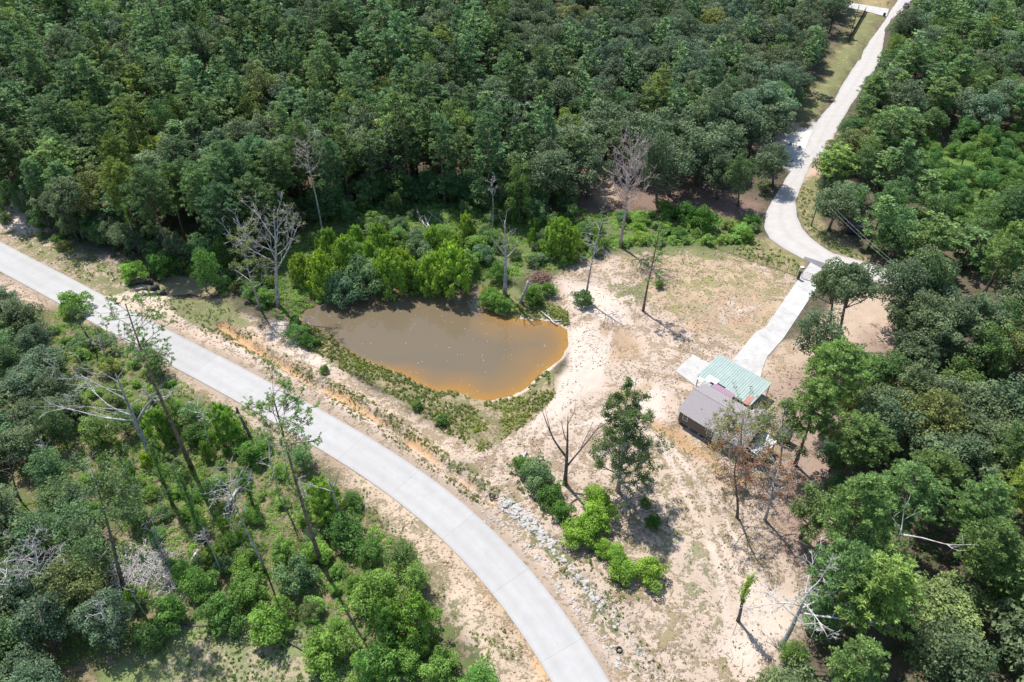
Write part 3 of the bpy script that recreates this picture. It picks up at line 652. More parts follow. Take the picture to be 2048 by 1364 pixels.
for i, q in enumerate(fq):
    if i: 
        mb = MB(); mb.tube([(q[0], q[1], q[2] - .2), (q[0], q[1], q[2] + 1.6)], .04, 6); mb.build('post', M['post'], fence2)
        a = fq[i - 1]
        for h in (0.4, 0.9, 1.4):
            mb = MB(); mb.tube([(a[0], a[1], a[2] + h), (q[0], q[1], q[2] + h)], .014, 4); mb.build('wire', M['fencewire'], fence2)
ga = G(1602, 556); gb = G(1640, 566); gl = math.hypot(gb[0] - ga[0], gb[1] - ga[1])
gate = empty('driveway_gate', (ga[0], ga[1], 0), math.atan2(gb[1] - ga[1], gb[0] - ga[0])); tag(gate, 'long dark tubular steel gate across the white driveway', 'gate')
for h in (0.25, 0.6, 0.95, 1.3, 1.65):
    mb = MB(); mb.tube([(0, 0, h), (gl * .33, 0, h + .04), (gl * .66, 0, h + .04), (gl, 0, h)], .035, 6); mb.build('rail', M['post'], gate)
for x in (0, gl / 2, gl):
    mb = MB(); mb.tube([(x, 0, 0.12), (x, 0, 1.75)], .045, 6); mb.build('upright', M['post'], gate)
gx_, gy_ = G(1596, 558); gp = empty('gate_post', (gx_, gy_, 0)); tag(gp, 'thick black gate post with a box on it beside the driveway gate', 'gate post')
mb = MB(); mb.box((0, 0, 0.9), (0.42, 0.42, 1.8)); mb.build('post', M['black'], gp)
mb = MB(); mb.box((0.05, 0, 1.95), (0.6, 0.5, 0.28)); mb.build('box', M['dark'], gp)
bx_, by_ = G(1604, 536); pb = empty('utility_box', (bx_, by_, 0), 0.3); tag(pb, 'low white utility box in the grass outside the gate', 'utility box')
mb = MB(); mb.box((0, 0, 0.12), (0.75, 0.5, 0.26)); mb.build('body', M['trimw'], pb); mb = MB(); mb.box((0, 0, 0.27), (0.82, 0.56, 0.04)); mb.build('lid', M['trimw'], pb)
# upper right: power pole, dark privacy fence, bin, car, wires
px_, py_ = G(1698.6, 77); pole = empty('power_pole', (px_, py_, 0)); tag(pole, 'wooden power pole with a lamp arm beside the dark board fence', 'power pole')
mb = MB(); mb.tube([(0, 0, -.3), (0, 0, 11.2)], [.17, .11], 8); mb.build('pole', M['wood'], pole)
mb = MB(); mb.tube([(0, 0, 9.0), (0.9, 0, 9.3)], .04, 5); arm = mb.build('lamp_arm', M['metal'], pole)
mb = MB(); mb.tube([(0.9, 0, 9.32), (0.9, 0, 9.1), (0.9, 0, 9.0)], [.12, .22, .1], 8); mb.build('lamp_head', M['trimw'], arm)
mb = MB(); mb.tube([(-.25, .1, 7.6), (-.25, .1, 8.5)], .22, 10); mb.build('transformer', M['metal'], pole)
bf0 = G(1696, 84); bf1 = G(1731, 22); bl = math.hypot(bf1[0] - bf0[0], bf1[1] - bf0[1])
bf = empty('board_fence', (bf0[0], bf0[1], 0), math.atan2(bf1[1] - bf0[1], bf1[0] - bf0[0])); tag(bf, 'dark wooden board fence running up to the side driveway', 'fence')
nb = int(bl / 0.32); pm = None
for k in range(nb):
    if pm is None: mb = MB(); mb.box((0, 0, 0.95), (0.28, 0.03, 1.9)); pm = mb.mesh('board', simple('dark fence boards', (0.055, 0.042, 0.036), 0.85, nscale=3))
    o = link('board', pm, bf, (0.16 + k * 0.32, 0.015 * math.sin(k * 1.7), -0.04 * (k % 3)))
for h in (0.4, 1.5):
    mb = MB(); mb.box((bl / 2, 0.06, h), (bl, 0.05, 0.1)); mb.build('rail', M['wood'], bf)
tx, ty = G(1768, 32); bn = empty('wheelie_bin', (tx, ty, 0), 0.4); tag(bn, 'dark wheeled rubbish bin at the corner of the side driveway', 'bin')
mb = MB(); mb.slab([(-.3, -.35), (.3, -.35), (.3, .35), (-.3, .35)], 0.1, 1.0); mb.build('body', M['black'], bn)
mb = MB(); mb.box((0, 0, 1.05), (.7, .8, .1)); mb.build('lid', M['dark'], bn)
for sx in (-.25, .25): mb = MB(); mb.tube([(sx - .04, .38, .12), (sx + .04, .38, .12)], .12, 10); mb.build('wheel', M['rubber'], bn)
tx, ty = G(1774, 12); mbx = empty('mailbox', (tx, ty, 0)); tag(mbx, 'small mailbox on a post in the grass above the side driveway', 'mailbox')
mb = MB(); mb.tube([(0, 0, 0), (0, 0, 1.1)], .06, 6); mb.build('post', M['wood'], mbx); mb = MB(); mb.tube([(-.3, 0, 1.2), (.3, 0, 1.2)], .15, 8); mb.build('box', M['black'], mbx)
def car(px, py, ang, label, paint_mat):
    x, y = G(px, py); c = empty('parked_car', (x, y, 0.03), ang); tag(c, label, 'car')
    sec = [(-2.25, .55, .75, .78), (-2.2, .45, .95, .86), (-1.2, .35, 1.02, .92), (0, .32, 1.02, .93), (1.2, .35, .98, .92), (2.1, .45, .88, .86), (2.28, .55, .72, .74)]
    def loft(sec, name, mat, par):
        V = []; k = 8
        for x, za, zb, w in sec:
            for a in range(k):
                t = 2 * math.pi * (a + .5) / k; cx = max(-1, min(1, 1.25 * math.cos(t))); sz = max(-1, min(1, 1.25 * math.sin(t)))
                V.append((x, w * cx, (za + zb) / 2 + (zb - za) / 2 * sz))
        n_ = len(sec); F = [(i * k + j, i * k + (j + 1) % k, (i + 1) * k + (j + 1) % k, (i + 1) * k + j) for i in range(n_ - 1) for j in range(k)]
        m_ = MB(); m_.add(V, F); m_.F.setdefault(k, []).append(np.array([list(range(k))[::-1], [(n_ - 1) * k + j for j in range(k)]])); return m_.build(name, mat, par)
    b_ = loft(sec, 'body', paint_mat, c)
    loft([(-1.95, .98, 1.0, .72), (-1.3, .98, 1.5, .66), (-.2, .98, 1.56, .66), (.5, .98, 1.5, .66), (1.15, .98, 1.0, .72)], 'window', M['glass'], c)
    loft([(-1.3, 1.48, 1.56, .6), (-.2, 1.54, 1.62, .62), (.45, 1.48, 1.56, .6)], 'roof', paint_mat, c)
    for sx in (-1.4, 1.4):
        for sy in (-.84, .84):
            mb = MB(); mb.tube([(sx, sy - .11, .33), (sx, sy + .11, .33)], .34, 14); w = mb.build('wheel', M['rubber'], c)
            mb = MB(); mb.tube([(sx, sy - .12, .33), (sx, sy + .12, .33)], .19, 10); mb.build('rim', M['metal'], w)
    for sy in (-.6, .6):
        mb = MB(); mb.box((2.22, sy, .72), (.1, .3, .14)); mb.build('headlight', M['trimw'], c)
        mb = MB(); mb.box((-2.2, sy, .78), (.1, .26, .14)); mb.build('tail_light', M['red'], c)
car(1811, 13, math.radians(62), 'silver grey car on the lane at the top edge of the photo', simple('silver car paint', (0.33, 0.34, 0.40), 0.3, 0.5, 0.4, namt=0.03))
# overhead wires crossing beside the lane bend, carried by two poles hidden in the trees
def hpole(px, py, h, label):
    x, y = G(px, py); o = empty('power_pole', (x, y, 0)); tag(o, label, 'power pole')
    mb = MB(); mb.tube([(0, 0, -.3), (0, 0, h)], [.16, .11], 8); mb.build('pole', M['wood'], o); mb = MB(); mb.box((0, 0, h - .5), (1.6, .1, .12), -0.6); mb.build('crossarm', M['wood'], o); return x, y, h - .42
p1 = hpole(1622, 452, 8.5, 'wooden power pole at the tree edge right of the lane bend'); p2 = hpole(1812, 640, 9.0, 'wooden power pole among the dark trees east of the driveway oaks')
for off in (-0.7, 0.7):
    pts = [(p1[0] + off * .8 + (p2[0] - p1[0]) * t, p1[1] - off * .4 + (p2[1] - p1[1]) * t, p1[2] + (p2[2] - p1[2]) * t - 1.6 * 4 * t * (1 - t) * .5) for t in np.linspace(0, 1, 14)]
    mb = MB(); mb.tube(pts, .014, 4); o = mb.build('power_line', M['metal']); tag(o, 'thin pale overhead wire beside the lane bend, %s of two' % ('left-hand' if off < 0 else 'other'), 'power line')
# dark trailer in the gap under the trees
tx, ty = G(1712, 466); tr = empty('trailer', (tx, ty, 0), -0.25); tag(tr, 'dark box trailer half hidden under the pines right of the lane bend', 'trailer')
mb = MB(); mb.box((0, 0, 1.35), (5.0, 2.2, 1.8)); mb.build('body', M['dark'], tr); mb = MB(); mb.box((0, 0, 2.3), (5.1, 2.3, .08)); mb.build('roof', M['dark'], tr)
for sx in (-.5, .5):
    for sy in (-1.1, 1.1): mb = MB(); mb.tube([(sx, sy - .1, .35), (sx, sy + .1, .35)], .35, 10); mb.build('wheel', M['rubber'], tr)
# culvert pipes
for k, (a, b) in enumerate((((262,572),(305,564)), ((270,583),(318,574)), ((280,595),(331,584)))):
    ax, ay = G(*a, -.3); bx, by = G(*b, -.5); d = np.array([bx - ax, by - ay]); d /= np.hypot(*d)
    o = empty('culvert_pipe', (bx, by, -.45), math.atan2(d[1], d[0])); tag(o, 'black corrugated culvert pipe at the creek, %s of the three' % ('farthest', 'middle one', 'nearest')[k], 'culvert pipe', 'culvert pipes under the bank')
    mb = MB(); xs = np.linspace(-4.5, 0, 37)
    mb.tube([(x, 0, 0) for x in xs], [.52 + .03 * (i % 2) for i in range(37)], 16, cap=False); mb.build('shell', M['rubber'], o)
    mb = MB(); mb.tube([(x, 0, 0) for x in xs[::-1]], [.47] * 37, 16, cap=False); mb.build('inner_wall', M['black'], o)
    mb = MB(); mb.tube([(-.12, 0, 0), (0, 0, 0)], [.58, .58], 16, cap=False); mb.tube([(0, 0, 0), (0.001, 0, 0)], [.58, .48], 16, cap=False); mb.build('rim', M['black'], o)
# soil heaped over the culverts comes with mounds of the ground
# tyres
def tyre(px, py, label, tilt=0.0):
    x, y, z = GZ(px, py); me = MB(); R_, r_ = .36, .13; V = []; k = 20; m = 8
    for i in range(k):
        for j in range(m):
            a = 2 * math.pi * i / k; b = 2 * math.pi * j / m; V.append(((R_ + r_ * .8 * math.cos(b)) * math.cos(a), (R_ + r_ * .8 * math.cos(b)) * math.sin(a), r_ * math.sin(b)))
    me.add(V, [(i * m + j, ((i + 1) % k) * m + j, ((i + 1) % k) * m + (j + 1) % m, i * m + (j + 1) % m) for i in range(k) for j in range(m)])
    o = me.build('tyre', M['rubber'], None, True, (x, y, z + .14)); o.rotation_euler = (tilt, tilt * .5, 0); tag(o, label, 'tyre')
tyre(983, 990, 'old black tyre lying in the orange gully, upper left of the pair'); tyre(992, 994, 'old black tyre lying in the orange gully, lower right of the pair')
tyre(1247, 1172, 'old black tyre leaning against the large yellow green bush', .5); tyre(1238, 1300, 'old tyre lying among weeds and stones at the lower ditch', .1)
tyre(345, 618, 'old black tyre on the grassy bank below the culvert pipes', .3)
# riprap
M['stone'] = simple('pale broken concrete', (0.37, 0.35, 0.325), 0.9, nscale=2, namt=0.35, bump=0.3)
def rock_mesh(seed):
    r = np.random.RandomState(seed); V = []
    ph = (1 + 5 ** .5) / 2
    ico = np.array([(-1, ph, 0), (1, ph, 0), (-1, -ph, 0), (1, -ph, 0), (0, -1, ph), (0, 1, ph), (0, -1, -ph), (0, 1, -ph), (ph, 0, -1), (ph, 0, 1), (-ph, 0, -1), (-ph, 0, 1)]) / 1.9
    V = ico * (1 + r.uniform(-.28, .28, (12, 1))) * np.array([1.15, .85, .48])
    F = [(0,11,5),(0,5,1),(0,1,7),(0,7,10),(0,10,11),(1,5,9),(5,11,4),(11,10,2),(10,7,6),(7,1,8),(3,9,4),(3,4,2),(3,2,6),(3,6,8),(3,8,9),(4,9,5),(2,4,11),(6,2,10),(8,6,7),(9,8,1)]
    return V, np.array(F)
rocks = [rock_mesh(s) for s in range(6)]; rmesh = [np_mesh('stone', V, [F], M['stone']) for V, F in rocks]
BANDS = [([(955,985),(990,1003),(1030,1032),(1080,1075),(1130,1125),(1165,1165),(1200,1215)], 9, 1.0), ([(968,1030),(1010,1050),(1060,1095),(1110,1150),(1150,1215),(1200,1275),(1250,1340)], 13, .72), ([(1190,1170),(1240,1250),(1300,1330),(1340,1400)], 12, .62), ([(1008,1000),(1060,1040),(1100,1085)], 10, 1.15)]
rip = empty('riprap', (0, 0, 0)); tag(rip, kind='structure')
rg = np.random.RandomState(11); cand = []
for line, wpx, sc in BANDS:
    Lr = resample(np.array(line, float), 100)
    for k in range(210):
        i = rg.randint(0, 100); q = Lr[i] + rg.normal(0, wpx * .55, 2) * np.array([1.0, .8]); cand.append((q[0], q[1], sc * rg.uniform(.10, .32) * (1 if rg.rand() < .8 else 1.5)))
cand = [c for c in cand]
cand.sort(key=lambda c: -c[2]); SV = []; SF = []; off = 0
for k, (px, py, s) in enumerate(cand):
    x, y, z = GZ(px, py) if k < 300 else (*G(px, py), 0)
    if k < 300:
        o = link('stone', rmesh[k % 6], rip, (x, y, z + s * .12)); o.scale = (s, s, s); o.rotation_euler = (rg.uniform(-.3, .3), rg.uniform(-.3, .3), rg.uniform(0, 6.28)); g = rg.uniform(.8, 1.1); o.color = (g, g, g, 1)
    else:
        V, F = rocks[k % 6]; a = rg.uniform(0, 6.28); c_, s_ = math.cos(a), math.sin(a); V = V * s * .8
        SV.append(np.stack([V[:, 0] * c_ - V[:, 1] * s_ + x, V[:, 0] * s_ + V[:, 1] * c_ + y, V[:, 2] + s * .1], 1)); SF.append(F + off); off += 12
SV = np.concatenate(SV); SV[:, 2] += H(SV[:, 0], SV[:, 1]); o = link('rubble', np_mesh('rubble', SV, [np.concatenate(SF)], M['stone']), rip); tag(o, kind='stuff')
# clods and pebbles of orange clay along both shoulders
M['clay'] = simple('clay clods', (0.33, 0.24, 0.165), 0.95, nscale=3, namt=.3)
SV = []; SF = []; off = 0
for line, wd, cnt in ((GULLY2, 1.6, 900), (GULLY, 1.6, 800), (ROAD_C + ROAD_N * 5.2, .9, 1500), (ROAD_C - ROAD_N * 5.0, .8, 1500)):
    Lr = resample(line, 300)
    for k in range(cnt):
        q = Lr[rg.randint(0, 300)] + rg.normal(0, wd, 2); s = rg.uniform(.04, .2) * (1.6 if rg.rand() < .1 else 1); V, F = rocks[k % 6]
        if float(sdist(q[:1], q[1:2], ROAD_POLY)[0]) > -.25: continue
        SV.append(V * s + np.array([q[0], q[1], s * .1])); SF.append(F + off); off += 12
SV = np.concatenate(SV); SV[:, 2] += H(SV[:, 0], SV[:, 1]); tag(link('clay_rubble', np_mesh('clay_rubble', SV, [np.concatenate(SF)], M['clay'])), kind='stuff')

# ------------------------------------------------------------------ plants: prototypes
_Q = 0
def leaves(C, D, Lh, Wh, rg, bias=0.7):
    """kite shaped leaf sprays at C whose faces look roughly along D"""
    n = len(C); nr = D * bias + rg.normal(0, 1, (n, 3)) * 0.6; nr /= np.linalg.norm(nr, axis=1)[:, None]
    a = rg.normal(0, 1, (n, 3)); u = np.cross(nr, a); u /= np.linalg.norm(u, axis=1)[:, None]; w = np.cross(nr, u)
    Lh = np.asarray(Lh) * rg.uniform(.7, 1.3, n); Wh = np.asarray(Wh) * rg.uniform(.7, 1.3, n)
    V = np.stack([C - u * Lh[:, None], C - w * Wh[:, None] + nr * .03, C + u * Lh[:, None], C + w * Wh[:, None] + nr * .03], 1).reshape(-1, 3)
    return V, np.arange(4 * n).reshape(n, 4)
def fib(n, rg, zmin=-1.0):
    k = np.arange(n) + .5; z = 1 - (1 - zmin) * k / n; t = k * 2.39996 + rg.uniform(0, 6); r = np.sqrt(np.maximum(0, 1 - z * z)); return np.stack([r * np.cos(t), r * np.sin(t), z], 1)
def lobe_crown(seed, c, rad, nl, per, lobe_r, lsize, zmin=-.35, inner=0.55, hole=0.0, shape=None):
    """crown of leafy lobes on and in an uneven ellipsoid"""
    rg = np.random.RandomState(seed); c = np.array(c, float); rad = np.array(rad, float)
    D = fib(nl, rg, zmin); D += rg.normal(0, .16, D.shape); D /= np.linalg.norm(D, axis=1)[:, None]
    rr = np.where(rg.rand(nl) < .25, rg.uniform(inner * .5, inner, nl), rg.uniform(inner, .92, nl))
    rr *= 1 + .22 * np.sin(D[:, 0] * 4 + seed) * np.cos(D[:, 1] * 3 + seed * 2)
    P = c + D * rr[:, None] * rad
    if shape: P = shape(P)
    keep = rg.rand(nl) >= hole; P = P[keep]; D = D[keep]
    Vs, Fs, As = [], [], []; off = 0
    for p, d in zip(P, D):
        lr = lobe_r * rg.uniform(.65, 1.3) * rad.mean(); m = int(per * rg.uniform(.7, 1.3) * (lr / (lobe_r * rad.mean())) ** 1.3)
        q = rg.normal(0, 1, (m, 3)); q[:, 2] += .45; q /= np.linalg.norm(q, axis=1)[:, None]
        rr_ = lr * rg.uniform(.55, 1.05, (m, 1)) ** .7
        C = p + q * rr_ * np.array([1, 1, .78]); V, F = leaves(C, q + np.array([0, 0, .5]), lsize, lsize * .62, rg)
        tone = rg.uniform(.15, .75); As.append(np.repeat(np.clip(tone + rg.normal(0, .2, m), 0, 1), 4)); Vs.append(V); Fs.append(F + off); off += len(V)
    return np.concatenate(Vs), np.concatenate(Fs), np.concatenate(As), P
def pine_crown(seed, h, r, z0, ntuft, flat=1.0, needles=22, nw=.17, tr=.62, skew=(0, 0), lsz=1.0):
    rg = np.random.RandomState(seed); Vs, Fs, As = [], [], []; off = 0; tips = []
    nb = max(8, ntuft // 5)
    for b in range(nb):
        t = (b + rg.uniform(0, 1)) / nb; z = z0 + (h - z0) * t ** .85
        prof = (math.sin(math.pi * min(1, .22 + .78 * t)) ** .7) if t < .999 else .2
        if seed % 2: prof = (1 - t * .92) ** .75 * min(1, (t + .14) * 3.6)
        prof = max(.16, prof) * rg.uniform(.62, 1.08); L_ = r * prof; a = b * 2.4 + rg.uniform(-.5, .5)
        up = rg.uniform(.05, .45); root = np.array([0, 0, z - L_ * up * .6]); k = max(2, int(7 * prof))
        dirn = np.array([math.cos(a), math.sin(a), 0]); tips.append((root, root + dirn * L_ * .95 + np.array([skew[0], skew[1], up * L_])))
        for j in range(k):
            s = rg.uniform(.45, 1.0) if j else 1.0
            c = root + dirn * L_ * s + np.array([0, 0, up * L_ * s]) + rg.normal(0, 1, 3) * np.array([.5, .5, .28]) * r * .24 + np.array([skew[0] * s, skew[1] * s, 0])
            m = needles; d = rg.normal(0, 1, (m, 3)); d[:, 2] = d[:, 2] * .7 + .45; d /= np.linalg.norm(d, axis=1)[:, None]
            R_ = tr * rg.uniform(.7, 1.25); tip = c + d * R_ * np.array([1, 1, .72]) * rg.uniform(.75, 1.1, (m, 1)); base = c + d * R_ * .12
            w = np.cross(d, rg.normal(0, 1, (m, 3))); w /= np.linalg.norm(w, axis=1)[:, None]; mid = (base + tip * 1.2) / 2.2
            V = np.stack([base, mid + w * R_ * nw * lsz, tip, mid - w * R_ * nw * lsz], 1).reshape(-1, 3)
            tone = rg.uniform(.1, .8); As.append(np.repeat(np.clip(tone + rg.normal(0, .18, m), 0, 1), 4)); Vs.append(V); Fs.append(np.arange(4 * m).reshape(m, 4) + off); off += 4 * m
    return np.concatenate(Vs), np.concatenate(Fs), np.concatenate(As), tips
def trunk_mb(h, r0, r1, limbs, seed, bend=.25, k=7, flare=1.35):
    rg = np.random.RandomState(seed); mb = MB(); n = 7; ph = rg.uniform(0, 6)
    pts = [np.array([bend * math.sin(ph + 2.2 * t), bend * math.cos(ph + 1.7 * t), 0]) * t + np.array([0, 0, h * t]) for t in np.linspace(0, 1, n)]
    pts[0] = np.array([0, 0, -.4]); rr = np.linspace(r0, r1, n); rr[0] *= flare
    mb.tube(pts, rr, k)
    for a, b, ra in limbs:
        a = np.array(a); b = np.array(b); m = (a + b) / 2 + rg.normal(0, .06, 3) * np.linalg.norm(b - a); mb.tube([a, m, b], [ra, ra * .6, ra * .2], 4, cap=False)
    return mb
class Proto: pass
def make_proto(name, crown, trunk, leaf, bark, h, r, low=None):
    p = Proto(); V, F, A = crown[:3]; p.V, p.F, p.A = V, F, A
    p.crown = np_mesh('crown', V, [F], M[leaf], False, A); p.trunk = trunk.mesh('trunk', M[bark], True); p.name = name; p.h = h; p.r = r; return p
PR = {'oak_high': [], 'pale': [], 'pine_big': [], 'pine': [], 'oak': [], 'gum': [], 'pine_young': [], 'shrub': [], 'willow': [], 'grey_shrub': []}
for s in range(7):
    h = 20.0; r = 3.3 + .25 * (s % 3); z0 = 7.5 + (s % 4) * .9
    V, F, A, tips = pine_crown(100 + s, h, r, z0, 215, tr=.72, needles=23)
    PR['pine'].append(make_proto('pine_tree', (V, F, A), trunk_mb(h - .8, .26, .06, [(a, b, .07) for a, b in tips[::2]], s), 'pine', 'pinebark', h, r))
for s in range(4):
    h = 20.0; r = 4.6; V, F, A, tips = pine_crown(160 + s, h, r, 9.0 + s * .5, 520, tr=.66, needles=34, nw=.11)
    PR['pine_big'].append(make_proto('pine_tree', (V, F, A), trunk_mb(h - .8, .30, .07, [(a, b, .07) for a, b in tips[::3]], s), 'pine', 'pinebark', h, r))
for s in range(3):
    V, F, A, tips = pine_crown(130 + s, 12.0, 2.5, 2.2, 170, tr=.6, needles=20)
    PR['pine_young'].append(make_proto('pine_tree', (V, F, A), trunk_mb(11.5, .16, .04, [(a, b, .04) for a, b in tips[::3]], s), 'pine', 'pinebark', 12.0, 2.5))
for s in range(7):
    h = 14.0; r = 5.0; V, F, A, P = lobe_crown(200 + s, (0, 0, 8.2), (r, r * (.9 + .05 * (s % 3)), 5.4), 74, 78, .23, .205, zmin=-.6)
    PR['oak'].append(make_proto('oak_tree', (V, F, A), trunk_mb(9.5, .34, .14, [((0, 0, 3.5 + (i % 5)), p * .97, .12) for i, p in enumerate(P[::4])], s, .5), 'oak', 'bark', h, r))
for s in range(3):
    h = 14.0; r = 4.6; V, F, A, P = lobe_crown(240 + s, (0, 0, 10.8), (r, r * .95, 3.3), 70, 80, .22, .19, zmin=-.6)
    PR['oak_high'].append(make_proto('oak_tree', (V, F, A), trunk_mb(11, .30, .14, [((0, 0, 6.5 + (i % 4)), p * .97, .12) for i, p in enumerate(P[::4])], s, .4), 'oak', 'bark', h, r))
for s in range(6):      # wide crowns broken into big domes
    h = 15.0; r = 6.0; rg = np.random.RandomState(270 + s); VV, FF, AA, PP = [], [], [], []; off = 0
    for q in range(6):
        a = q * 1.05 + rg.uniform(-.3, .3); d = 0 if q == 5 else rg.uniform(2.6, 3.6); c = (d * math.cos(a), d * math.sin(a), rg.uniform(7.5, 10.0) + (2.0 if q == 5 else 0)); rr = rg.uniform(2.3, 3.2)
        V, F, A, P = lobe_crown(2700 + s * 9 + q, c, (rr, rr, rr * 1.05), 20, 74, .30, .19, zmin=-.55); VV.append(V); FF.append(F + off); AA.append(np.clip(A + rg.uniform(-.15, .15), 0, 1)); PP += list(P[::5]); off += len(V)
    PR['pale'].append(make_proto('silver_leaved_tree', (np.concatenate(VV), np.concatenate(FF), np.concatenate(AA)), trunk_mb(9.5, .36, .14, [((0, 0, 3.5 + (i % 5)), p * .97, .12) for i, p in enumerate(PP)], s, .5), 'oak', 'bark', h, r))
for s in range(6):
    h = 13.0; r = 3.9; V, F, A, P = lobe_crown(300 + s, (0, 0, 7.2), (r, r, 5.6), 60, 74, .25, .20, zmin=-.85, hole=.04)
    PR['gum'].append(make_proto('gum_tree', (V, F, A), trunk_mb(11, .22, .07, [((0, 0, 3 + (i % 6)), p * .97, .07) for i, p in enumerate(P[::4])], s, .4), 'gum', 'bark', h, r))
for s in range(6):
    r = 2.0; V, F, A, P = lobe_crown(400 + s, (0, 0, 1.05), (r, r * .9, 1.75), 36, 120, .29, .10, zmin=-.3)
    PR['shrub'].append(make_proto('shrub', (V, F, A), trunk_mb(1.6, .07, .03, [((0, 0, .2), p * .95, .035) for p in P[::3]], s, .2, 5), 'bright', 'bark', 3.0, r))
for s in range(4):
    r = 1.9; V, F, A, P = lobe_crown(450 + s, (0, 0, 1.1), (r, r, 1.5), 34, 115, .30, .095, zmin=-.3)
    PR['grey_shrub'].append(make_proto('shrub', (V, F, A), trunk_mb(1.5, .07, .03, [((0, 0, .2), p * .95, .035) for p in P[::3]], s, .2, 5), 'oak', 'bark', 2.7, r))
for s in range(5):
    rg = np.random.RandomState(500 + s); h = 6.2; P = []; D = []; tone = []
    for b in range(84):      # feathery upright plumes
        t = rg.uniform(0, 1) ** .8; z = .15 + (h - .8) * t; R_ = 1.75 * (math.sin(math.pi * min(1, .34 + .63 * t)) ** .8); a = rg.uniform(0, 6.28); q0 = np.array([math.cos(a), math.sin(a), 0]) * R_ * rg.uniform(.3, 1)
        L_ = rg.uniform(.7, 1.4); m = 95; s_ = rg.uniform(0, 1, (m, 1)); ax = np.array([math.cos(a) * .35, math.sin(a) * .35, 1.0]); P.append(q0 + np.array([0, 0, z]) + ax * (s_ - .4) * L_ + rg.normal(0, .17, (m, 3)) * (1.2 - s_)); D.append(np.tile([math.cos(a), math.sin(a), .5], (m, 1))); tone.append(np.clip(rg.uniform(.2, .8) + rg.normal(0, .15, m), 0, 1))
    P = np.concatenate(P); D = np.concatenate(D); n_ = len(P); rg2 = np.random.RandomState(s)
    ax = np.array([0, 0, 1.0]) + rg2.normal(0, .38, (n_, 3)); ax /= np.linalg.norm(ax, axis=1)[:, None]; w = np.cross(ax, D + rg2.normal(0, .6, (n_, 3))); w /= np.linalg.norm(w, axis=1)[:, None]
    l = rg2.uniform(.11, .23, (n_, 1)); V = np.stack([P - ax * l, P - w * .045, P + ax * l, P + w * .045], 1).reshape(-1, 3)
    PR['willow'].append(make_proto('willow', (V, np.arange(4 * n_).reshape(n_, 4), np.repeat(np.concatenate(tone), 4)), trunk_mb(h * .75, .11, .03, [((0, 0, .3), (math.cos(i), math.sin(i), 3), .05) for i in range(5)], s, .3, 5), 'bright', 'bark', h, 1.75))

def put(kind, x, y, h, r=None, seed=0, label='', cat='tree', group=None, tint=(1, 1, 1), lean=(0, 0), z=None, name=None, sink=0.0, trunk=True):
    ps = PR['pine_young' if (kind == 'pine' and h < 13.5) else 'pine_big' if (kind == 'pine' and r > 3.3 and y < 150) else kind]; p = ps[seed % len(ps)]; rn = random.Random(seed * 7 + 13)
    sz = h / p.h; sr = (r / p.r) if r else sz
    if z is None: z = H1(x, y)
    e = empty(name or p.name, (x, y, z - sink), rn.uniform(0, 6.28), (sr, sr, sz))
    if lean != (0, 0):   # lean = world shift of the top
        v = Vector((lean[0], lean[1], h)).normalized(); q = Vector((0, 0, 1)).rotation_difference(v); e.rotation_mode = 'QUATERNION'
        from mathutils import Quaternion
        e.rotation_quaternion = q @ Quaternion((0, 0, 1), rn.uniform(0, 6.28))
    tag(e, label, cat, group)
    t_ = link('trunk', p.trunk, e); c_ = link('crown', p.crown, e); c_.color = (*tint, 1)
    return e

# ------------------------------------------------------------------ plants: scattering over the ground
def poisson(poly, spacing, seed, cond=None, tries=None, jit=.0):
    rg = np.random.RandomState(seed); mn = poly.min(0); mx = poly.max(0); A = (mx - mn).prod(); n = int(A / spacing ** 2 * 5)
    P = rg.uniform(mn, mx, (n, 2)); P = P[sdist(P[:, 0], P[:, 1], poly) > 0]
    if cond is not None: P = P[cond(P[:, 0], P[:, 1], rg)]
    cell = {}; out = []
    for x, y in P:
        s = spacing * (1 + jit * (rg.rand() - .5)); k = (int(x // spacing), int(y // spacing)); ok = True
        for i in (-1, 0, 1):
            for j in (-1, 0, 1):
                for q in cell.get((k[0] + i, k[1] + j), ()):
                    if (q[0] - x) ** 2 + (q[1] - y) ** 2 < s * s: ok = False; break
                if not ok: break
            if not ok: break
        if ok: out.append((x, y)); cell.setdefault(k, []).append((x, y))
    return out
def view(x, y, z): 
    a, b = PJ(x, y, z); return a, b
TREES = []     # (kind, x, y, h, r, tint, zone)
def tintv(rn, base=(1, 1, 1), v=.16, h=.10):
    if rn.random() < .07 and base[0] > .85: base = (base[0] * 1.4, base[1] * 1.22, base[2] * .85)
    k = rn.uniform(1 - v, 1 + v); d = rn.uniform(-h, h); return (base[0] * k * (1 + d), base[1] * k, base[2] * k * (1 - d))
far_left = [(-330, 215), (-330, 430), (150, 430), (150, 350)]
F_NW = np.concatenate([GP([(-420,310),(-200,345),(0,400),(70,425),(150,475),(250,497),(330,520),(430,535),(500,525),(560,480),(620,455),(700,430),(760,400),(820,400),(900,410),(980,425),(1060,440),(1120,420),(1150,370),(1180,318),(1260,330)]), GP([(1400,318),(1530,285),(1600,215),(1640,165),(1672,110),(1694,55),(1700,0),(1705,-70)]), np.array([(150, 420), (-340, 420)])])
F_E = np.concatenate([GP([(1870,-60),(1830,30),(1800,95),(1772,150),(1745,200),(1722,250),(1705,290),(1680,330),(1655,370),(1640,420),(1660,470),(1700,500),(1745,520),(1790,525),(1850,545),(2060,560)]), np.array([(130, 125), (230, 150), (300, 420), (160, 420)])])
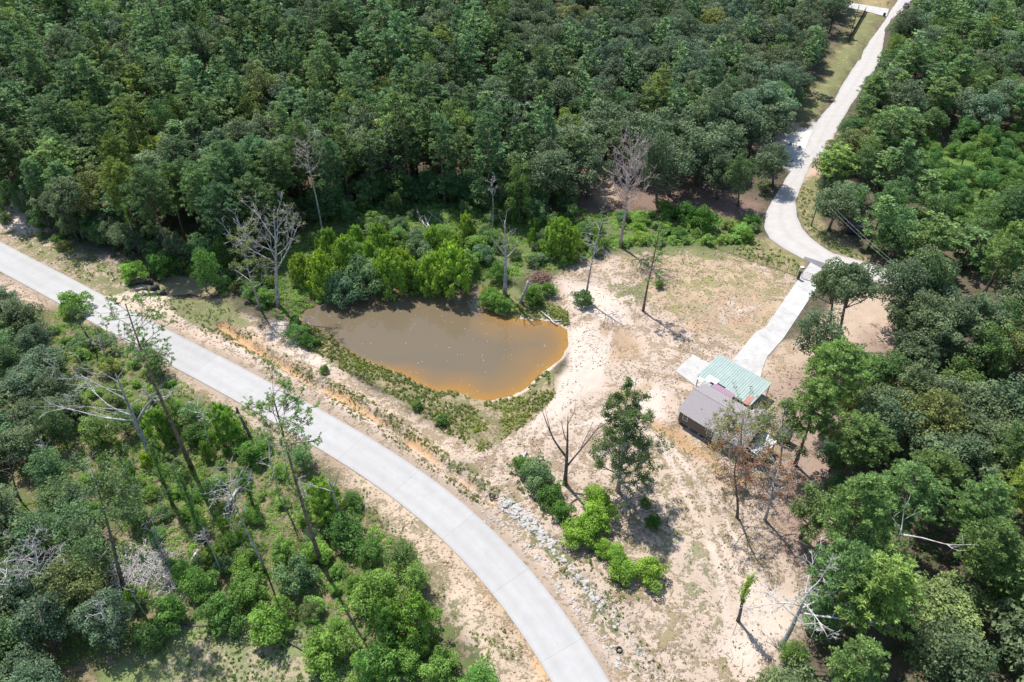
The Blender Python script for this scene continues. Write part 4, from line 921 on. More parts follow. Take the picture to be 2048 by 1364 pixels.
F_SE = np.concatenate([GP([(1800,600),(1790,660),(1800,720),(1740,770),(1690,800),(1660,850),(1650,930),(1660,1000),(1690,1080),(1690,1130),(1650,1180),(1600,1290),(1590,1330),(1540,1420),(1600,1700)]), np.array([(60, 8), (120, 8), (150, 90), (150, 128)]), GP([(2050,590),(1900,600)])])
F_SW1 = np.concatenate([GP([(-60,600),(60,640),(120,690),(150,760),(150,850),(165,960),(180,1040),(200,1120),(250,1210),(230,1270),(180,1300),(150,1364),(150,1500)]), np.array([(-70, 20), (-110, 60), (-110, 110)])])
rnd = random.Random(42)
openE = GP([(1840,300),(1900,285),(2100,290),(2100,470),(1950,470),(1860,410)])
def gap(sc, th, s): return lambda x, y, rg: fbm(x, y, sc, s, 2) < th
oakzone = GP([(1000,60),(1680,20),(1690,120),(1560,290),(1400,260),(1260,310),(1150,400),(1080,430),(980,400),(1080,230)])
bright_in = 0
for (x, y) in poisson(F_NW, 5.5, 1, jit=.5):
    px, py = PJ(x, y, 12)
    if px < -330 or px > 2400 or y > 400: continue
    dz = float(sdist(np.array([x]), np.array([y]), oakzone)[0]) + 12 * (float(vnoise(np.array([x / 14]), np.array([y / 14]), 5)[0]) - .5)
    clear = math.hypot(x - G(1015, 225)[0], y - G(1015, 225)[1]) < 6
    if clear: continue
    n1 = float(vnoise(np.array([x / 11]), np.array([y / 11]), 9)[0]); u = rnd.random()
    if dz > 0:
        if u < .36: TREES.append(('pale', x, y, rnd.uniform(13, 18), rnd.uniform(5.4, 7.4), tintv(rnd, (1.0, 1.02, 1.16), .25, .1), 'oakwood'))
        elif u < .66: TREES.append(('oak', x, y, rnd.uniform(12, 17.5), rnd.uniform(4.6, 6.6), tintv(rnd, (.85, .88, .95), .25, .12), 'oakwood'))
        elif u < .82: TREES.append(('gum', x, y, rnd.uniform(11, 15), rnd.uniform(3.2, 4.2), tintv(rnd, (.9, .9, 1.0)), 'oakwood'))
        else: TREES.append(('pine', x, y, rnd.uniform(16, 20), rnd.uniform(2.9, 3.7), tintv(rnd), 'oakwood'))
    else:
        if n1 > .60 and u < .62: TREES.append(('pale', x, y, rnd.uniform(15, 21), rnd.uniform(5.2, 7.6), tintv(rnd, (1.15, 1.18, 1.32), .25, .08), 'pinewood'))
        elif u < .18: TREES.append(('gum', x, y, rnd.uniform(11, 19), rnd.uniform(3.2, 5.0), tintv(rnd, (1.05, .98, .9), .35, .16), 'pinewood'))
        else: TREES.append(('pine', x, y, rnd.uniform(13, 24), rnd.uniform(3.3, 5.2), tintv(rnd, (1.0, 1.0, 1.0), .34, .11), 'pinewood'))
for (x, y) in poisson(F_E, 5.6, 2, jit=.5):
    px, py = PJ(x, y, 10)
    if px > 2400 or y > 400: continue
    if float(sdist(np.array([x]), np.array([y]), openE)[0]) > -2: continue
    u = rnd.random(); edge = px < 1760 + (500 - py) * .1
    if u < .45: TREES.append(('pine', x, y, rnd.uniform(9, 17), rnd.uniform(3.2, 4.9), tintv(rnd, (1.1, 1.1, 1.0), .3), 'eastwood'))
    elif u < .75: TREES.append(('oak', x, y, rnd.uniform(9, 15), rnd.uniform(4.2, 6.4), tintv(rnd, (.95, 1, 1.08), .3), 'eastwood'))
    else: TREES.append(('gum', x, y, rnd.uniform(9, 13), rnd.uniform(3, 4.2), tintv(rnd), 'eastwood'))
for (x, y) in poisson(F_SE, 5.8, 3, jit=.3):
    u = rnd.random(); n1 = float(vnoise(np.array([x / 13]), np.array([y / 13]), 23)[0])
    if n1 > .5 and u < .75: TREES.append(('pine', x, y, rnd.uniform(14, 19), rnd.uniform(3.2, 4.4), tintv(rnd, (1.25, 1.2, .95)), 'southeast'))
    elif u < .45: TREES.append(('pale', x, y, rnd.uniform(12, 17), rnd.uniform(5.6, 7.2), tintv(rnd, (1.0, 1.02, 1.02), .25), 'southeast'))
    elif u < .78: TREES.append(('oak', x, y, rnd.uniform(10, 15), rnd.uniform(4.2, 6.0), tintv(rnd, (.95, 1.0, .98), .3), 'southeast'))
    else: TREES.append(('gum', x, y, rnd.uniform(10, 14), rnd.uniform(3.4, 4.4), tintv(rnd, (1, 1, .9)), 'southeast'))
for (x, y) in poisson(F_SW1, 4.6, 4, jit=.3):
    u = rnd.random()
    if u < .5: TREES.append(('gum', x, y, rnd.uniform(6, 10), rnd.uniform(2.6, 3.8), tintv(rnd, (.95, .95, 1.1)), 'southwest'))
    else: TREES.append(('oak', x, y, rnd.uniform(6, 10), rnd.uniform(3.0, 4.4), tintv(rnd, (.95, 1.0, 1.05)), 'southwest'))
grow_edge = []
for zone_, line_, sp_ in (('pinewood', [(0,402),(70,428),(150,478),(250,500),(330,523),(430,530),(500,520),(560,475),(620,450),(700,425),(760,400),(900,405),(1000,420),(1090,430),(1150,400)], 3.0), ('pinewood', [(0,385),(150,455),(330,500),(500,490),(620,430),(760,380),(1000,395),(1100,400)], 3.6), ('eastwood', [(1790,90),(1768,150),(1738,205),(1715,250),(1700,290),(1672,335),(1648,372),(1632,415)], 3.2), ('oakwood', [(1700,30),(1690,70),(1668,115),(1636,170),(1598,218),(1570,250)], 3.0), ('southeast', [(1790,640),(1795,720),(1740,775),(1690,810),(1665,860),(1655,940),(1680,1040),(1700,1110),(1660,1180),(1620,1260)], 3.4)):
    Lq = GP(line_); n_ = int(np.hypot(*np.diff(Lq, axis=0).T).sum() / sp_)
    for x, y in resample(Lq, n_): 
        hh = rnd.uniform(4.5, 9.5); TREES.append((('gum', 'oak')[rnd.random() < .35], x + rnd.uniform(-1.3, 1.3), y + rnd.uniform(-1.3, 1.3), hh, hh * rnd.uniform(.32, .42), tintv(rnd, (.9, .95, 1.0), .2), zone_))
# keep the named trees' places free
HAND = []
def hand(kind, base, top, r, **k):
    x, y, z = GZ(*base); X, Z = TOP((x, y), top); HAND.append((kind, x, y, Z - z, r, k, X - x))
hand('pine', (1700,1308), (1795,1130), 5.2, label='tall bright yellow-green pine with a wide crown behind the white dead tree at lower right', tint=(1.7, 1.55, 1.0), seed=1)
hand('pine', (1655,1170), (1742,960), 4.8, label='tall green pine standing over the east edge of the sandy yard', tint=(1.35, 1.3, 1.0), seed=3)
hand('pine', (1640,850), (1690,690), 4.9, label='large bright green pine right of the carport', tint=(1.5, 1.45, 1.0), seed=2)
hand('pine', (1590,930), (1645,765), 4.4, label='bright green pine just behind the far end of the house', tint=(1.4, 1.3, .95), seed=5)
hand('oak_high', (1676,683), (1712,530), 5.0, label='oak with a long leaning trunk beside the driveway, right-hand one of the pair', tint=(.95, 1.0, 1.0), seed=1)
hand('oak_high', (1659,667), (1655,530), 4.2, label='slender oak beside the driveway, left-hand one of the pair', tint=(1.05, 1.05, 1.0), seed=4)
hand('oak', (1640,750), (1612,620), 4.4, label='spreading oak leaning over the white driveway above the carport', tint=(.95, 1.0, 1.05), seed=2)
hand('oak', (1800,655), (1788,505), 5.4, label='dark grey oak over the hidden east end of the lane', tint=(.85, .9, 1.0), seed=4)
hand('oak', (1850,640), (1850,490), 5.2, label='green oak just right of the dark grey oak over the lane end', tint=(1.0, 1.1, .95), seed=6)
hand('oak', (1476,412), (1482,292), 3.7, label='round dense oak standing apart at the edge of the brown clearing by the lane', tint=(.95, 1.1, .9), seed=5)
hand('gum', (1560,640 - 380), (1535,150), 3.8, label='bright green rounded tree at the wood edge above the lane junction', tint=(1.1, 1.3, 1.0), seed=2)
hand('pine', (808,372), (785,185), 4.6, label='tall pale green pine with long bare trunk at the edge of the north wood', tint=(1.35, 1.25, 1.0), seed=0)
hand('oak', (1315,415), (1300,300 - 60), 4.6, label='dark oak behind the bare pine at the brown clearing', tint=(.9, .95, 1), seed=3)
hand('oak', (1250,345), (1130,240), 4.8, label='grey-green oak at the west side of the brown clearing', tint=(1.05, 1.05, 1.0), seed=0)
hand('gum', (1040,450), (1035,320), 2.9, label='loose yellowish green tree standing above the pond snag', tint=(1.1, 1.05, .9), seed=3)
hand('gum', (480,430), (482,322), 2.9, label='yellowing gum tree at the front of the north-west wood', tint=(2.1, 1.45, .8), seed=1)
hand('pine', (370,478), (330,330), 3.6, label='pale green pine leaning out at the front of the north-west wood', tint=(1.25, 1.2, 1.0), seed=4)
hand('gum', (412,585), (405,490), 2.7, label='bright green tree standing beside the creek water', tint=(1.0, 1.2, .9), seed=5)
for q_, (b_, t_, r_) in enumerate([((1210,318),(1212,205),5.2),((1285,345),(1292,222),5.4),((1345,338),(1345,215),5.2),((1398,372),(1402,245),5.2),((1445,345),(1450,235),4.8),((1338,392),(1345,275),4.6),((1500,318),(1505,215),4.8),((1545,300),(1548,200),4.6),((1545,372),(1548,285),3.4),((1150,360),(1150,240),5.2),((1435,398),(1440,300),3.2),((1095,420),(1100,285),4.6),((1175,395),(1180,290),4.2)]):
    hand('oak', b_, t_, r_ * 1.4, label='%s oak shading the brown clearing, %s' % (('dark', 'grey-green')[q_ % 2], ('at its west end', 'second from its west end', 'in its middle', 'at its south side', 'in its eastern half', 'at its front by the bare pine', 'near the lane', 'beside the white gravel', 'small one by the lane', 'over its west edge', 'small one near the round oak', 'at the head of the green vines', 'just left of the bare pine')[q_]), tint=((.9, .95, 1.0), (1.05, 1.08, 1.15))[q_ % 2], seed=q_)
# leafy skirts of the woods
HXY = [(h[1], h[2]) for h in HAND]
_verge = GP([(1690,-10),(1800,-10),(1775,25),(1735,80),(1680,170),(1610,270),(1588,255),(1640,165),(1686,80),(1692,30)]); _fieldp = GP([(335,1258),(520,1252),(600,1275),(690,1360),(700,1420),(150,1420),(230,1330)]); _heap = GP([(225,1085),(420,1060),(440,1150),(300,1180)])
_at = lambda t, P: float(sdist(np.array([t[1]]), np.array([t[2]]), P)[0])
TREES = [t for t in TREES if _at(t, _verge) < -t[4] * .62 and _at(t, LANE_POLY) < -t[4] * (.55 if t[2] > 130 else .3) and _at(t, _heap) < -1 and _at(t, _fieldp) < -t[4] * .4]
TREES = [t for t in TREES if min((t[1] - a) ** 2 + (t[2] - b) ** 2 for a, b in HXY) > 16]
# smaller trees and bushes
def grow(poly, sp, seed, kinds, zone, cond=None):
    rr_ = random.Random(seed)
    for (x, y) in poisson(GP(poly), sp, seed, cond, jit=.5):
        u = rr_.random(); acc = 0
        for kind, pr, h, r, base in kinds:
            acc += pr
            if u < acc:
                hh = rr_.uniform(*h); TREES.append((kind, x, y, hh, hh * rr_.uniform(*r), tintv(rr_, base, .2, .12), zone)); break
POND_N = [(590,560),(640,520),(720,480),(820,470),(940,480),(980,520),(965,560),(930,566),(860,560),(790,558),(720,572),(640,590),(600,610)]
grow(POND_N, 3.7, 21, [('willow', .42, (5.2, 8.6), (.29, .38), (1.1, 1.08, .85)), ('grey_shrub', .28, (3.4, 5.4), (.6, .8), (1.15, 1.3, 1.25)), ('shrub', .3, (2.8, 4.6), (.6, .75), (.9, .95, .95))], 'pond')
grow([(560,440),(700,420),(900,420),(1150,430),(1200,500),(1100,540),(990,520),(820,460),(700,470),(600,510)], 4.2, 22, [('shrub', .4, (2, 4), (.6, .8), (.78, .84, .9)), ('gum', .35, (4.5, 8), (.28, .36), (1, 1, 1)), ('grey_shrub', .25, (2, 3.4), (.6, .8), (1.1, 1.25, 1.1))], 'undergrowth', gap(9, .62, 61))
grow([(1060,460),(1200,450),(1230,500),(1160,520),(1060,530)], 3.6, 23, [('shrub', .5, (2.4, 4), (.55, .75), (.75, .8, .85)), ('grey_shrub', .3, (2.2, 3.6), (.6, .8), (1.3, 1.35, 1.35)), ('willow', .2, (4, 5), (.25, .3), (1, 1, .8))], 'undergrowth')
grow([(1240,430),(1330,420),(1500,440),(1530,470),(1460,490),(1240,490)], 3.0, 24, [('shrub', .75, (1.2, 2.6), (.8, 1.1), (.95, 1.0, .9)), ('grey_shrub', .25, (1.2, 2.2), (.8, 1.1), (1.2, 1.4, 1.1))], 'undergrowth')
grow([(300,520),(420,500),(500,520),(560,600),(590,690),(640,700),(560,610),(500,600),(430,560),(380,545),(310,550)], 3.2, 25, [('shrub', .45, (2, 3.6), (.6, .8), (.7, .75, .8)), ('gum', .3, (4, 7), (.3, .38), (1, 1.05, 1)), ('grey_shrub', .25, (2, 3.2), (.6, .8), (1.4, 1.3, 1.0))], 'creekside')
grow([(565,625),(600,640),(650,690),(640,705),(590,670)], 2.2, 26, [('shrub', 1, (1.4, 2.4), (.6, .75), (.5, .62, .6))], 'bank')
SWP = [(120,600),(210,660),(310,735),(480,830),(600,925),(700,1010),(790,1090),(860,1190),(900,1300),(930,1364),(640,1364),(620,1260),(520,1230),(330,1240),(260,1290),(200,1200),(180,1050),(150,850),(100,700)]
grow(SWP, 3.2, 27, [('shrub', .56, (1.0, 2.3), (.65, .85), (.92, .95, .85)), ('gum', .13, (3.0, 7.0), (.3, .4), (1.1, 1.1, 1)), ('grey_shrub', .16, (1.8, 3.2), (.6, .8), (1.25, 1.3, 1.1)), ('willow', .12, (2.5, 4.4), (.3, .4), (.9, .95, .8))], 'thicket', gap(7, .72, 62))
grow([(300,1180),(450,1090),(620,1100),(720,1150),(820,1200),(850,1290),(700,1290),(600,1230),(480,1225),(340,1245)], 4.0, 28, [('shrub', .8, (2.0, 3.6), (.62, .8), (1.0, 1.0, .85)), ('willow', .2, (2.5, 4), (.35, .42), (1, .95, .75))], 'thicket')
grow([(1815,290),(1900,270),(2100,275),(2100,480),(1950,480),(1850,420)], 3.9, 29, [('shrub', .55, (3, 5), (.62, .8), (.6, .68, .75)), ('gum', .45, (5, 8), (.34, .42), (1.1, 1.2, .9))], 'eastwood')
grow([(0,400),(150,480),(300,515),(290,545),(140,510),(0,440)], 3.6, 30, [('shrub', .6, (1.2, 2.4), (.65, .9), (.62, .7, .75)), ('grey_shrub', .4, (1.2, 2.4), (.65, .9), (.9, 1, .9))], 'creekside', gap(6, .55, 63))
grow([(1520,1340),(1600,1290),(1700,1330),(1760,1364),(1700,1500),(1500,1500)], 3.6, 31, [('shrub', .7, (2, 3.5), (.65, .85), (.62, .7, .7)), ('gum', .3, (4, 6), (.34, .4), (1.1, 1.2, .9))], 'southeast')
TREES = [t for t in TREES if t[0] not in ('shrub', 'willow', 'grey_shrub', 'gum') or (float(sdist(np.array([t[1]]), np.array([t[2]]), POND)[0]) < -.6 and float(sdist(np.array([t[1]]), np.array([t[2]]), CREEK)[0]) < -.5)]
# bushes read one by one off the photo: (px, py of the foot, radius in photo px, kind, tint)
BUSH = [(760,1200,42,'shrub',(1.0,1.0,.9)),(545,1262,40,'shrub',(.95,1,.8)),(842,1268,34,'willow',(.9,.95,.8)),(780,1262,26,'willow',(.85,.9,.8)),(700,1305,42,'willow',(.95,.95,.8)),(765,1340,42,'shrub',(.85,.95,.85)),(820,1325,30,'shrub',(.85,.9,.8)),(655,1320,40,'shrub',(.95,.95,.8)),(655,1030,28,'willow',(1,1,.8)),(690,1075,34,'shrub',(.55,.65,.7)),(350,1240,32,'shrub',(.75,.85,.8)),(455,1240,36,'shrub',(.6,.7,.7)),(880,1350,30,'shrub',(.9,.95,.85)),(960,1375,34,'shrub',(.85,1,1)),
 (600,1170,34,'grey_shrub',(1.1,1.3,1.1)),(500,1190,30,'shrub',(.8,.85,.8)),(410,1180,30,'shrub',(.7,.8,.75)),(570,1120,24,'shrub',(.8,.85,.8)),(740,1110,24,'shrub',(.6,.7,.7)),(705,1010,18,'shrub',(.6,.7,.7)),(310,1280,26,'shrub',(.55,.6,.7)),(330,880,24,'willow',(.9,.95,.8)),(460,880,26,'willow',(.9,1,.8)),(400,880,24,'shrub',(.5,.55,.6)),(510,920,26,'shrub',(.7,.8,.75)),(155,625,26,'shrub',(.85,.95,.85)),(60,680,30,'grey_shrub',(.9,.9,.8)),
 (1190,1050,32,'shrub',(1.15,1.15,.75)),(1195,1010,24,'shrub',(1.15,1.15,.75)),(1155,1078,28,'shrub',(1.1,1.1,.7)),(1203,1100,16,'shrub',(1.1,1.1,.7)),(1228,1120,20,'shrub',(1,1.05,.7)),(1245,1150,24,'shrub',(1,1.05,.7)),(1275,1195,36,'shrub',(1.15,1.15,.75)),(1308,1185,36,'shrub',(1.15,1.15,.75)),(1295,1155,28,'shrub',(1.2,1.15,.75)),(1075,965,27,'grey_shrub',(1.3,1.5,1.3)),(1045,940,17,'shrub',(.6,.7,.6)),(1100,1000,22,'shrub',(.5,.6,.55)),(1122,1030,20,'shrub',(.6,.7,.6)),
 (1165,608,16,'shrub',(.4,.5,.5)),(1318,575,8,'shrub',(.45,.55,.5)),(980,610,20,'shrub',(.75,.85,.7)),(1005,620,18,'shrub',(.7,.8,.65)),(1065,600,18,'shrub',(.65,.75,.6)),(1095,590,15,'shrub',(.65,.75,.6)),(735,580,34,'grey_shrub',(1.3,1.5,1.35)),(690,600,30,'grey_shrub',(.95,1.2,1.3)),(652,600,26,'grey_shrub',(1.1,1.3,1.1)),
 (785,585,27,'willow',(1.05,1.05,.75)),(650,580,24,'willow',(1.15,1.1,.7)),(862,580,22,'willow',(1.05,1.05,.75)),(905,582,30,'willow',(1.1,1.1,.75)),(830,578,18,'willow',(1,1,.75)),(943,560,20,'willow',(.95,1,.8)),(1115,510,22,'willow',(1,1,.75)),(1143,512,17,'willow',(1.05,1,.7)),(700,550,24,'willow',(1,1,.8)),(1000,560,20,'shrub',(.6,.7,.65)),(930,545,26,'shrub',(.9,.95,.85)),(270,560,20,'shrub',(.95,1.05,.9)),(335,545,26,'shrub',(.6,.75,.7)),(650,745,9,'shrub',(.7,.85,.6)),(835,815,9,'shrub',(.55,.75,.5)),(885,845,11,'shrub',(.55,.75,.5)),(615,690,14,'shrub',(.5,.65,.6)),
 (1290,1010,10,'shrub',(.5,.65,.5)),(1305,1050,14,'shrub',(.45,.6,.5)),(1405,455,24,'shrub',(.5,.65,.55)),(1365,440,20,'shrub',(.5,.65,.6)),(1490,480,12,'shrub',(.6,.7,.5))]
TREES = [t for t in TREES if _at(t, _fieldp) < -t[4] * .4]
for (px, py, rp, kind, tn) in BUSH:
    x, y, z = GZ(px, py); dep = y * cP + CAM_H * sP; r = rp * 1.28 * dep / FPX
    h = r * (3.1 if kind == 'willow' else 1.6)
    TREES = [t for t in TREES if t[0] in ('pine', 'oak', 'pale') or (t[1] - x) ** 2 + (t[2] - y) ** 2 > (r * 1.1) ** 2]
    TREES.append((kind, x, y, h, r * (1.05 if kind != 'willow' else 1.15), tn, 'bush'))
NAMES = {'pale': 'silver_leaved_tree', 'oak_high': 'oak_tree', 'pine': 'pine_tree', 'oak': 'oak_tree', 'gum': 'gum_tree', 'shrub': 'shrub', 'grey_shrub': 'shrub', 'willow': 'willow_bush'}
WHERE = {'pinewood': 'in the dense wood north-west of the pond', 'oakwood': 'in the oak wood left of the lane', 'eastwood': 'in the wood right of the lane', 'southeast': 'in the wood right of the house', 'southwest': 'in the dark thicket below the road', 'pond': 'on the north bank of the pond', 'undergrowth': 'in the green undergrowth behind the pond', 'creekside': 'beside the creek above the road', 'bank': 'on the west bank of the pond', 'thicket': 'in the weedy thicket below the road', 'bush': ''}
LAND = [('the pond snag', 1010, 590), ('the culvert pipes', 320, 575), ('the two tyres', 988, 992), ('the forked snag', 1130, 965), ('the lamp post', 1268, 787), ('the driveway gate', 1620, 560), ('the board fence', 1710, 55), ('the carport', 1460, 740), ('the riprap stones', 1150, 1150), ('the bare field', 480, 1320), ('the tall grey dead tree', 300, 910), ('the stained pond shore', 1050, 770), ('the white dead tree', 1560, 1290), ('the vine-covered post', 1478, 1240), ('the lane bend', 1560, 440), ('the bare pine', 1240, 493), ('the leaning road pine', 640, 1125), ('the road joint', 375, 712), ('the brush pile', 1080, 565), ('the yellowing gum', 482, 430), ('the pale tall pine', 808, 372), ('the vine-clad trunk', 282, 504), ('the brown clearing', 1300, 380), ('the gap in the wood', 1015, 225), ('the side driveway', 1690, 10), ('the dead wood-edge pine', 645, 462), ('the driveway oaks', 1668, 675), ('the white branches', 1775, 1165), ('the black trailer', 1712, 466)]
LANDXY = [(n_, *G(a, b)) for n_, a, b in LAND]
def nearest(x, y):
    b = min(LANDXY, key=lambda q: (q[1] - x) ** 2 + (q[2] - y) ** 2); d = math.hypot(b[1] - x, b[2] - y); dx, dy = x - b[1], y - b[2]
    side = ('right of' if dx > 0 else 'left of') if abs(dx) > abs(dy) else ('above' if dy > 0 else 'below'); return b[0], d, side
def describe(kind, h, r, tint, zone, x, y):
    warm = tint[0] / max(tint[2], .01); lum = sum(tint) / 3
    tone = {'pine': ('dark green', 'mid green', 'light green'), 'pale': ('dusky grey', 'silvery grey-green', 'pale silvery'), 'oak': ('dark green', 'green', 'pale green'), 'gum': ('deep green', 'leafy green', 'fresh green'), 'shrub': ('dark green', 'green', 'bright green'), 'grey_shrub': ('dusky green', 'grey-green', 'pale grey-green'), 'willow': ('green', 'yellow-green', 'bright yellow-green')}[kind][0 if lum < .86 else (1 if lum < 1.04 else 2)]
    size = {'pine': ('small', 'medium', 'tall'), 'pale': ('low spreading', 'wide', 'great domed'), 'oak': ('small', 'broad', 'tall broad'), 'gum': ('small', 'medium', 'tall'), 'shrub': ('low', 'rounded', 'large'), 'grey_shrub': ('low', 'rounded', 'large'), 'willow': ('small', 'upright', 'tall')}[kind][0 if h < {'pine': 15, 'pale': 14, 'oak': 11, 'gum': 9, 'shrub': 2, 'grey_shrub': 2, 'willow': 3}[kind] else (1 if h < {'pine': 19, 'pale': 17, 'oak': 15, 'gum': 13, 'shrub': 3.2, 'grey_shrub': 3, 'willow': 5}[kind] else 2)]
    noun = {'pine': 'pine', 'pale': 'tree', 'oak': 'oak', 'gum': 'gum tree', 'shrub': 'shrub', 'grey_shrub': 'bush', 'willow': 'willow bush'}[kind]
    nm, d, side = nearest(x, y)
    a, b = PJ(x, y, h)
    if d < 55: return '%s %s %s %s %s %s' % (size, tone, noun, 'just' if d < 13 else ('a bit' if d < 26 else 'far'), side, nm), d
    if zone in ('pinewood', 'oakwood', 'eastwood'): return '%s %s %s in the %s wood %s' % (size, tone, noun, {'pinewood': 'north-west', 'oakwood': 'oak', 'eastwood': 'east'}[zone], 'at the photo\'s top edge' if b < 60 else 'in the upper %s' % ('left corner' if a < 500 else 'part')), 99
    return '%s %s %s %s' % (size, tone, noun, WHERE.get(zone) or ('%s %s' % (side, nm))), 99
# the ones that show largest become objects of their own, the rest one mass per kind
LIMIT = {'pale': 280, 'pine': 286, 'oak': 280, 'gum': 280, 'shrub': 150, 'grey_shrub': 90, 'willow': 120}
groups = {}
for t in TREES: groups.setdefault(t[0], []).append(t)
REST = []; used = {}; usedlabels = {}
pending = []
for kind, ts in groups.items():
    def size_in_view(t):
        a, b = PJ(t[1], t[2], t[3] * .7); dep = t[2] * cP + (CAM_H - t[3] * .7) * sP
        inside = -30 < a < 2078 and -40 < b < 1400; return (inside, t[4] / max(dep, 5))
    ts.sort(key=size_in_view, reverse=True)
    for i, t in enumerate(ts):
        if i < LIMIT[kind] and size_in_view(t)[0]: pending.append(t)
        else: REST.append(t)
labs = {}
for t in pending: labs.setdefault(describe(t[0], t[3], t[4], t[5], t[6], t[1], t[2])[0], []).append(t)
k = 0
for lab, ts in labs.items():
    ts.sort(key=lambda t: PJ(t[1], t[2], t[3])[0]); n_ = len(ts)
    for i, t in enumerate(ts):
        l2 = lab
        if n_ == 2: l2 = lab + (', left-hand one' if i == 0 else ', right-hand one')
        elif n_ > 2:
            a, b = PJ(t[1], t[2], t[3] * .7); band = ('top edge of the photo' if b < 110 else 'upper part' if b < 300 else 'middle' if b < 700 else 'lower part' if b < 1100 else 'bottom edge')
            ORD = ('leftmost', 'second from left', 'third from left', 'fourth from left', 'fifth from left', 'sixth from left')
            if i == n_ - 1: l2 = lab + ', rightmost'
            elif i < 6: l2 = lab + ', ' + ORD[i]
            elif n_ - 1 - i < 6: l2 = lab + ', ' + ORD[n_ - 1 - i].replace('left', 'right')
        lw = l2.split()
        if len(lw) > 16: l2 = l2.replace('tall broad ', 'big ').replace('pale grey-green', 'pale').replace('in the upper part', 'high up').replace("at the photo's top edge", 'at the top edge')
        if len(l2.split()) > 16: l2 = l2.replace(' far ', ' ').replace('second from', 'second')
        k += 1
        e = put(t[0], t[1], t[2], t[3], t[4], k * 5 + int(t[1] * 3) % 7, l2, 'tree' if t[0] in ('pine', 'oak', 'gum', 'pale') else 'bush', {'pine': 'pine trees of the woods', 'pale': 'silver-leaved trees of the woods', 'oak': 'oaks of the woods', 'gum': 'gum trees of the woods and thickets', 'shrub': 'shrubs', 'grey_shrub': 'shrubs', 'willow': 'willow bushes'}[t[0]], t[5], name=NAMES[t[0]])
for (kind, x, y, h, r, kw, dx) in HAND:
    dx = max(-h * .25, min(h * .25, dx)); put(kind, x, y, h, r, label=kw['label'], tint=kw['tint'], seed=kw['seed'], lean=(dx, 0), name=NAMES[kind], group={'oak_high': 'oaks of the woods', 'pine': 'pine trees of the woods', 'oak': 'oaks of the woods', 'gum': 'gum trees of the woods and thickets'}[kind])

# ------------------------------------------------------------------ the rest of the wood, one mass for each kind of tree
def mass(name, kinds, mat, label, stride, grow_):
    Vs, Fs, As = [], [], []; off = 0; rr_ = np.random.RandomState(9)
    for t in REST:
        if t[0] not in kinds: continue
        p = PR[t[0]][rr_.randint(0, len(PR[t[0]]))]; a, b = PJ(t[1], t[2], t[3] * .7); near_ = t[2] * cP + CAM_H * sP < 190; st = (4 if near_ else stride) if (-60 < a < 2110 and -60 < b < 1430) else (5 if near_ else stride * 2); gr = 2.0 if st in (4, 5) else grow_ * (1.3 if st > stride else 1)
        q = p.V.reshape(-1, 4, 3); sel = rr_.permutation(len(q))[:len(q) // st]; q = q[sel]; c = q.mean(1, keepdims=True); q = c + (q - c) * gr
        an = rr_.uniform(0, 6.28); cs, sn = math.cos(an), math.sin(an); sr = t[4] / p.r; sz = t[3] / p.h; q = q.reshape(-1, 3)
        V = np.stack([(q[:, 0] * cs - q[:, 1] * sn) * sr + t[1], (q[:, 0] * sn + q[:, 1] * cs) * sr + t[2], q[:, 2] * sz], 1)
        Vs.append(V); Fs.append(np.arange(len(V)).reshape(-1, 4) + off); off += len(V); As.append(np.clip(p.A.reshape(-1, 4)[sel].ravel() + (sum(t[5]) / 3 - 1) * 1.3 + rr_.uniform(-.08, .08), 0, 1))
        if p.name != 'shrub' and st == stride:
            mb = MB(); mb.tube([(t[1], t[2], 0), (t[1], t[2], t[3] * .7)], [.2, .1], 4, cap=False); w = mb.V[0]; TRV.append(w); TRF.append(mb.F[4][0] + sum(len(v) for v in TRV[:-1]) )
    if Vs:
        V = np.concatenate(Vs); o = link(name, np_mesh(name, V, [np.concatenate(Fs)], mat, False, np.concatenate(As))); tag(o, label, kind='stuff'); return o
TRV, TRF = [], []
mass('distant_pine_forest', ('pine',), M['pine'], 'dense far pine forest reading as one dark green mass', 12, 2.5)
mass('distant_oak_forest', ('oak', 'pale'), M['oak'], 'far grey-green oak forest reading as one mass', 11, 2.5)
mass('distant_gum_forest', ('gum',), M['gum'], 'far broadleaf forest reading as one mass', 10, 2.45)
mass('distant_undergrowth', ('shrub', 'willow', 'grey_shrub'), M['bright'], 'low green undergrowth out at the edges of the photo', 7, 2.2)
print('TREES', len(pending), 'REST', len(REST), {k: len(v) for k, v in groups.items()})

# ------------------------------------------------------------------ dead trees, snags and the lone pines
def branch_pts(p0, d, L_, rg, n=5, curl=.25, up=0.0):
    P = [np.array(p0, float)]; d = np.array(d, float); d /= np.linalg.norm(d); w = rg.normal(0, 1, 3) * curl
    for i in range(n):
        d = d + w / n + rg.normal(0, curl * .35, 3) / n * 2; d[2] += up / n; d /= np.linalg.norm(d); P.append(P[-1] + d * L_ / n)
    return P
def limb(mb, p0, d, L_, r, rg, depth, twigs, curl, up, mn=.02, spread=.75):
    P = branch_pts(p0, d, L_, rg, 5, curl, up); R = [max(mn, r * (1 - .8 * i / 5)) for i in range(6)]
    mb.tube(P, R, 6 if r > .1 else (5 if r > .05 else 3), cap=(r > .1)); tips.append(P[-1])
    if depth > 0:
        for _ in range(twigs):
            t = rg.uniform(.25, 1.0); i = min(4, int(t * 5)); q = P[i] + (P[i + 1] - P[i]) * (t * 5 - i if t < 1 else 1); dd = (P[i + 1] - P[i]) / np.linalg.norm(P[i + 1] - P[i]) + rg.normal(0, spread, 3); dd[2] += up * .4
            limb(mb, q, dd, L_ * rg.uniform(.3, .55), max(mn, r * .45), rg, depth - 1, max(2, twigs - 1), curl, up, mn, spread)
tips = []
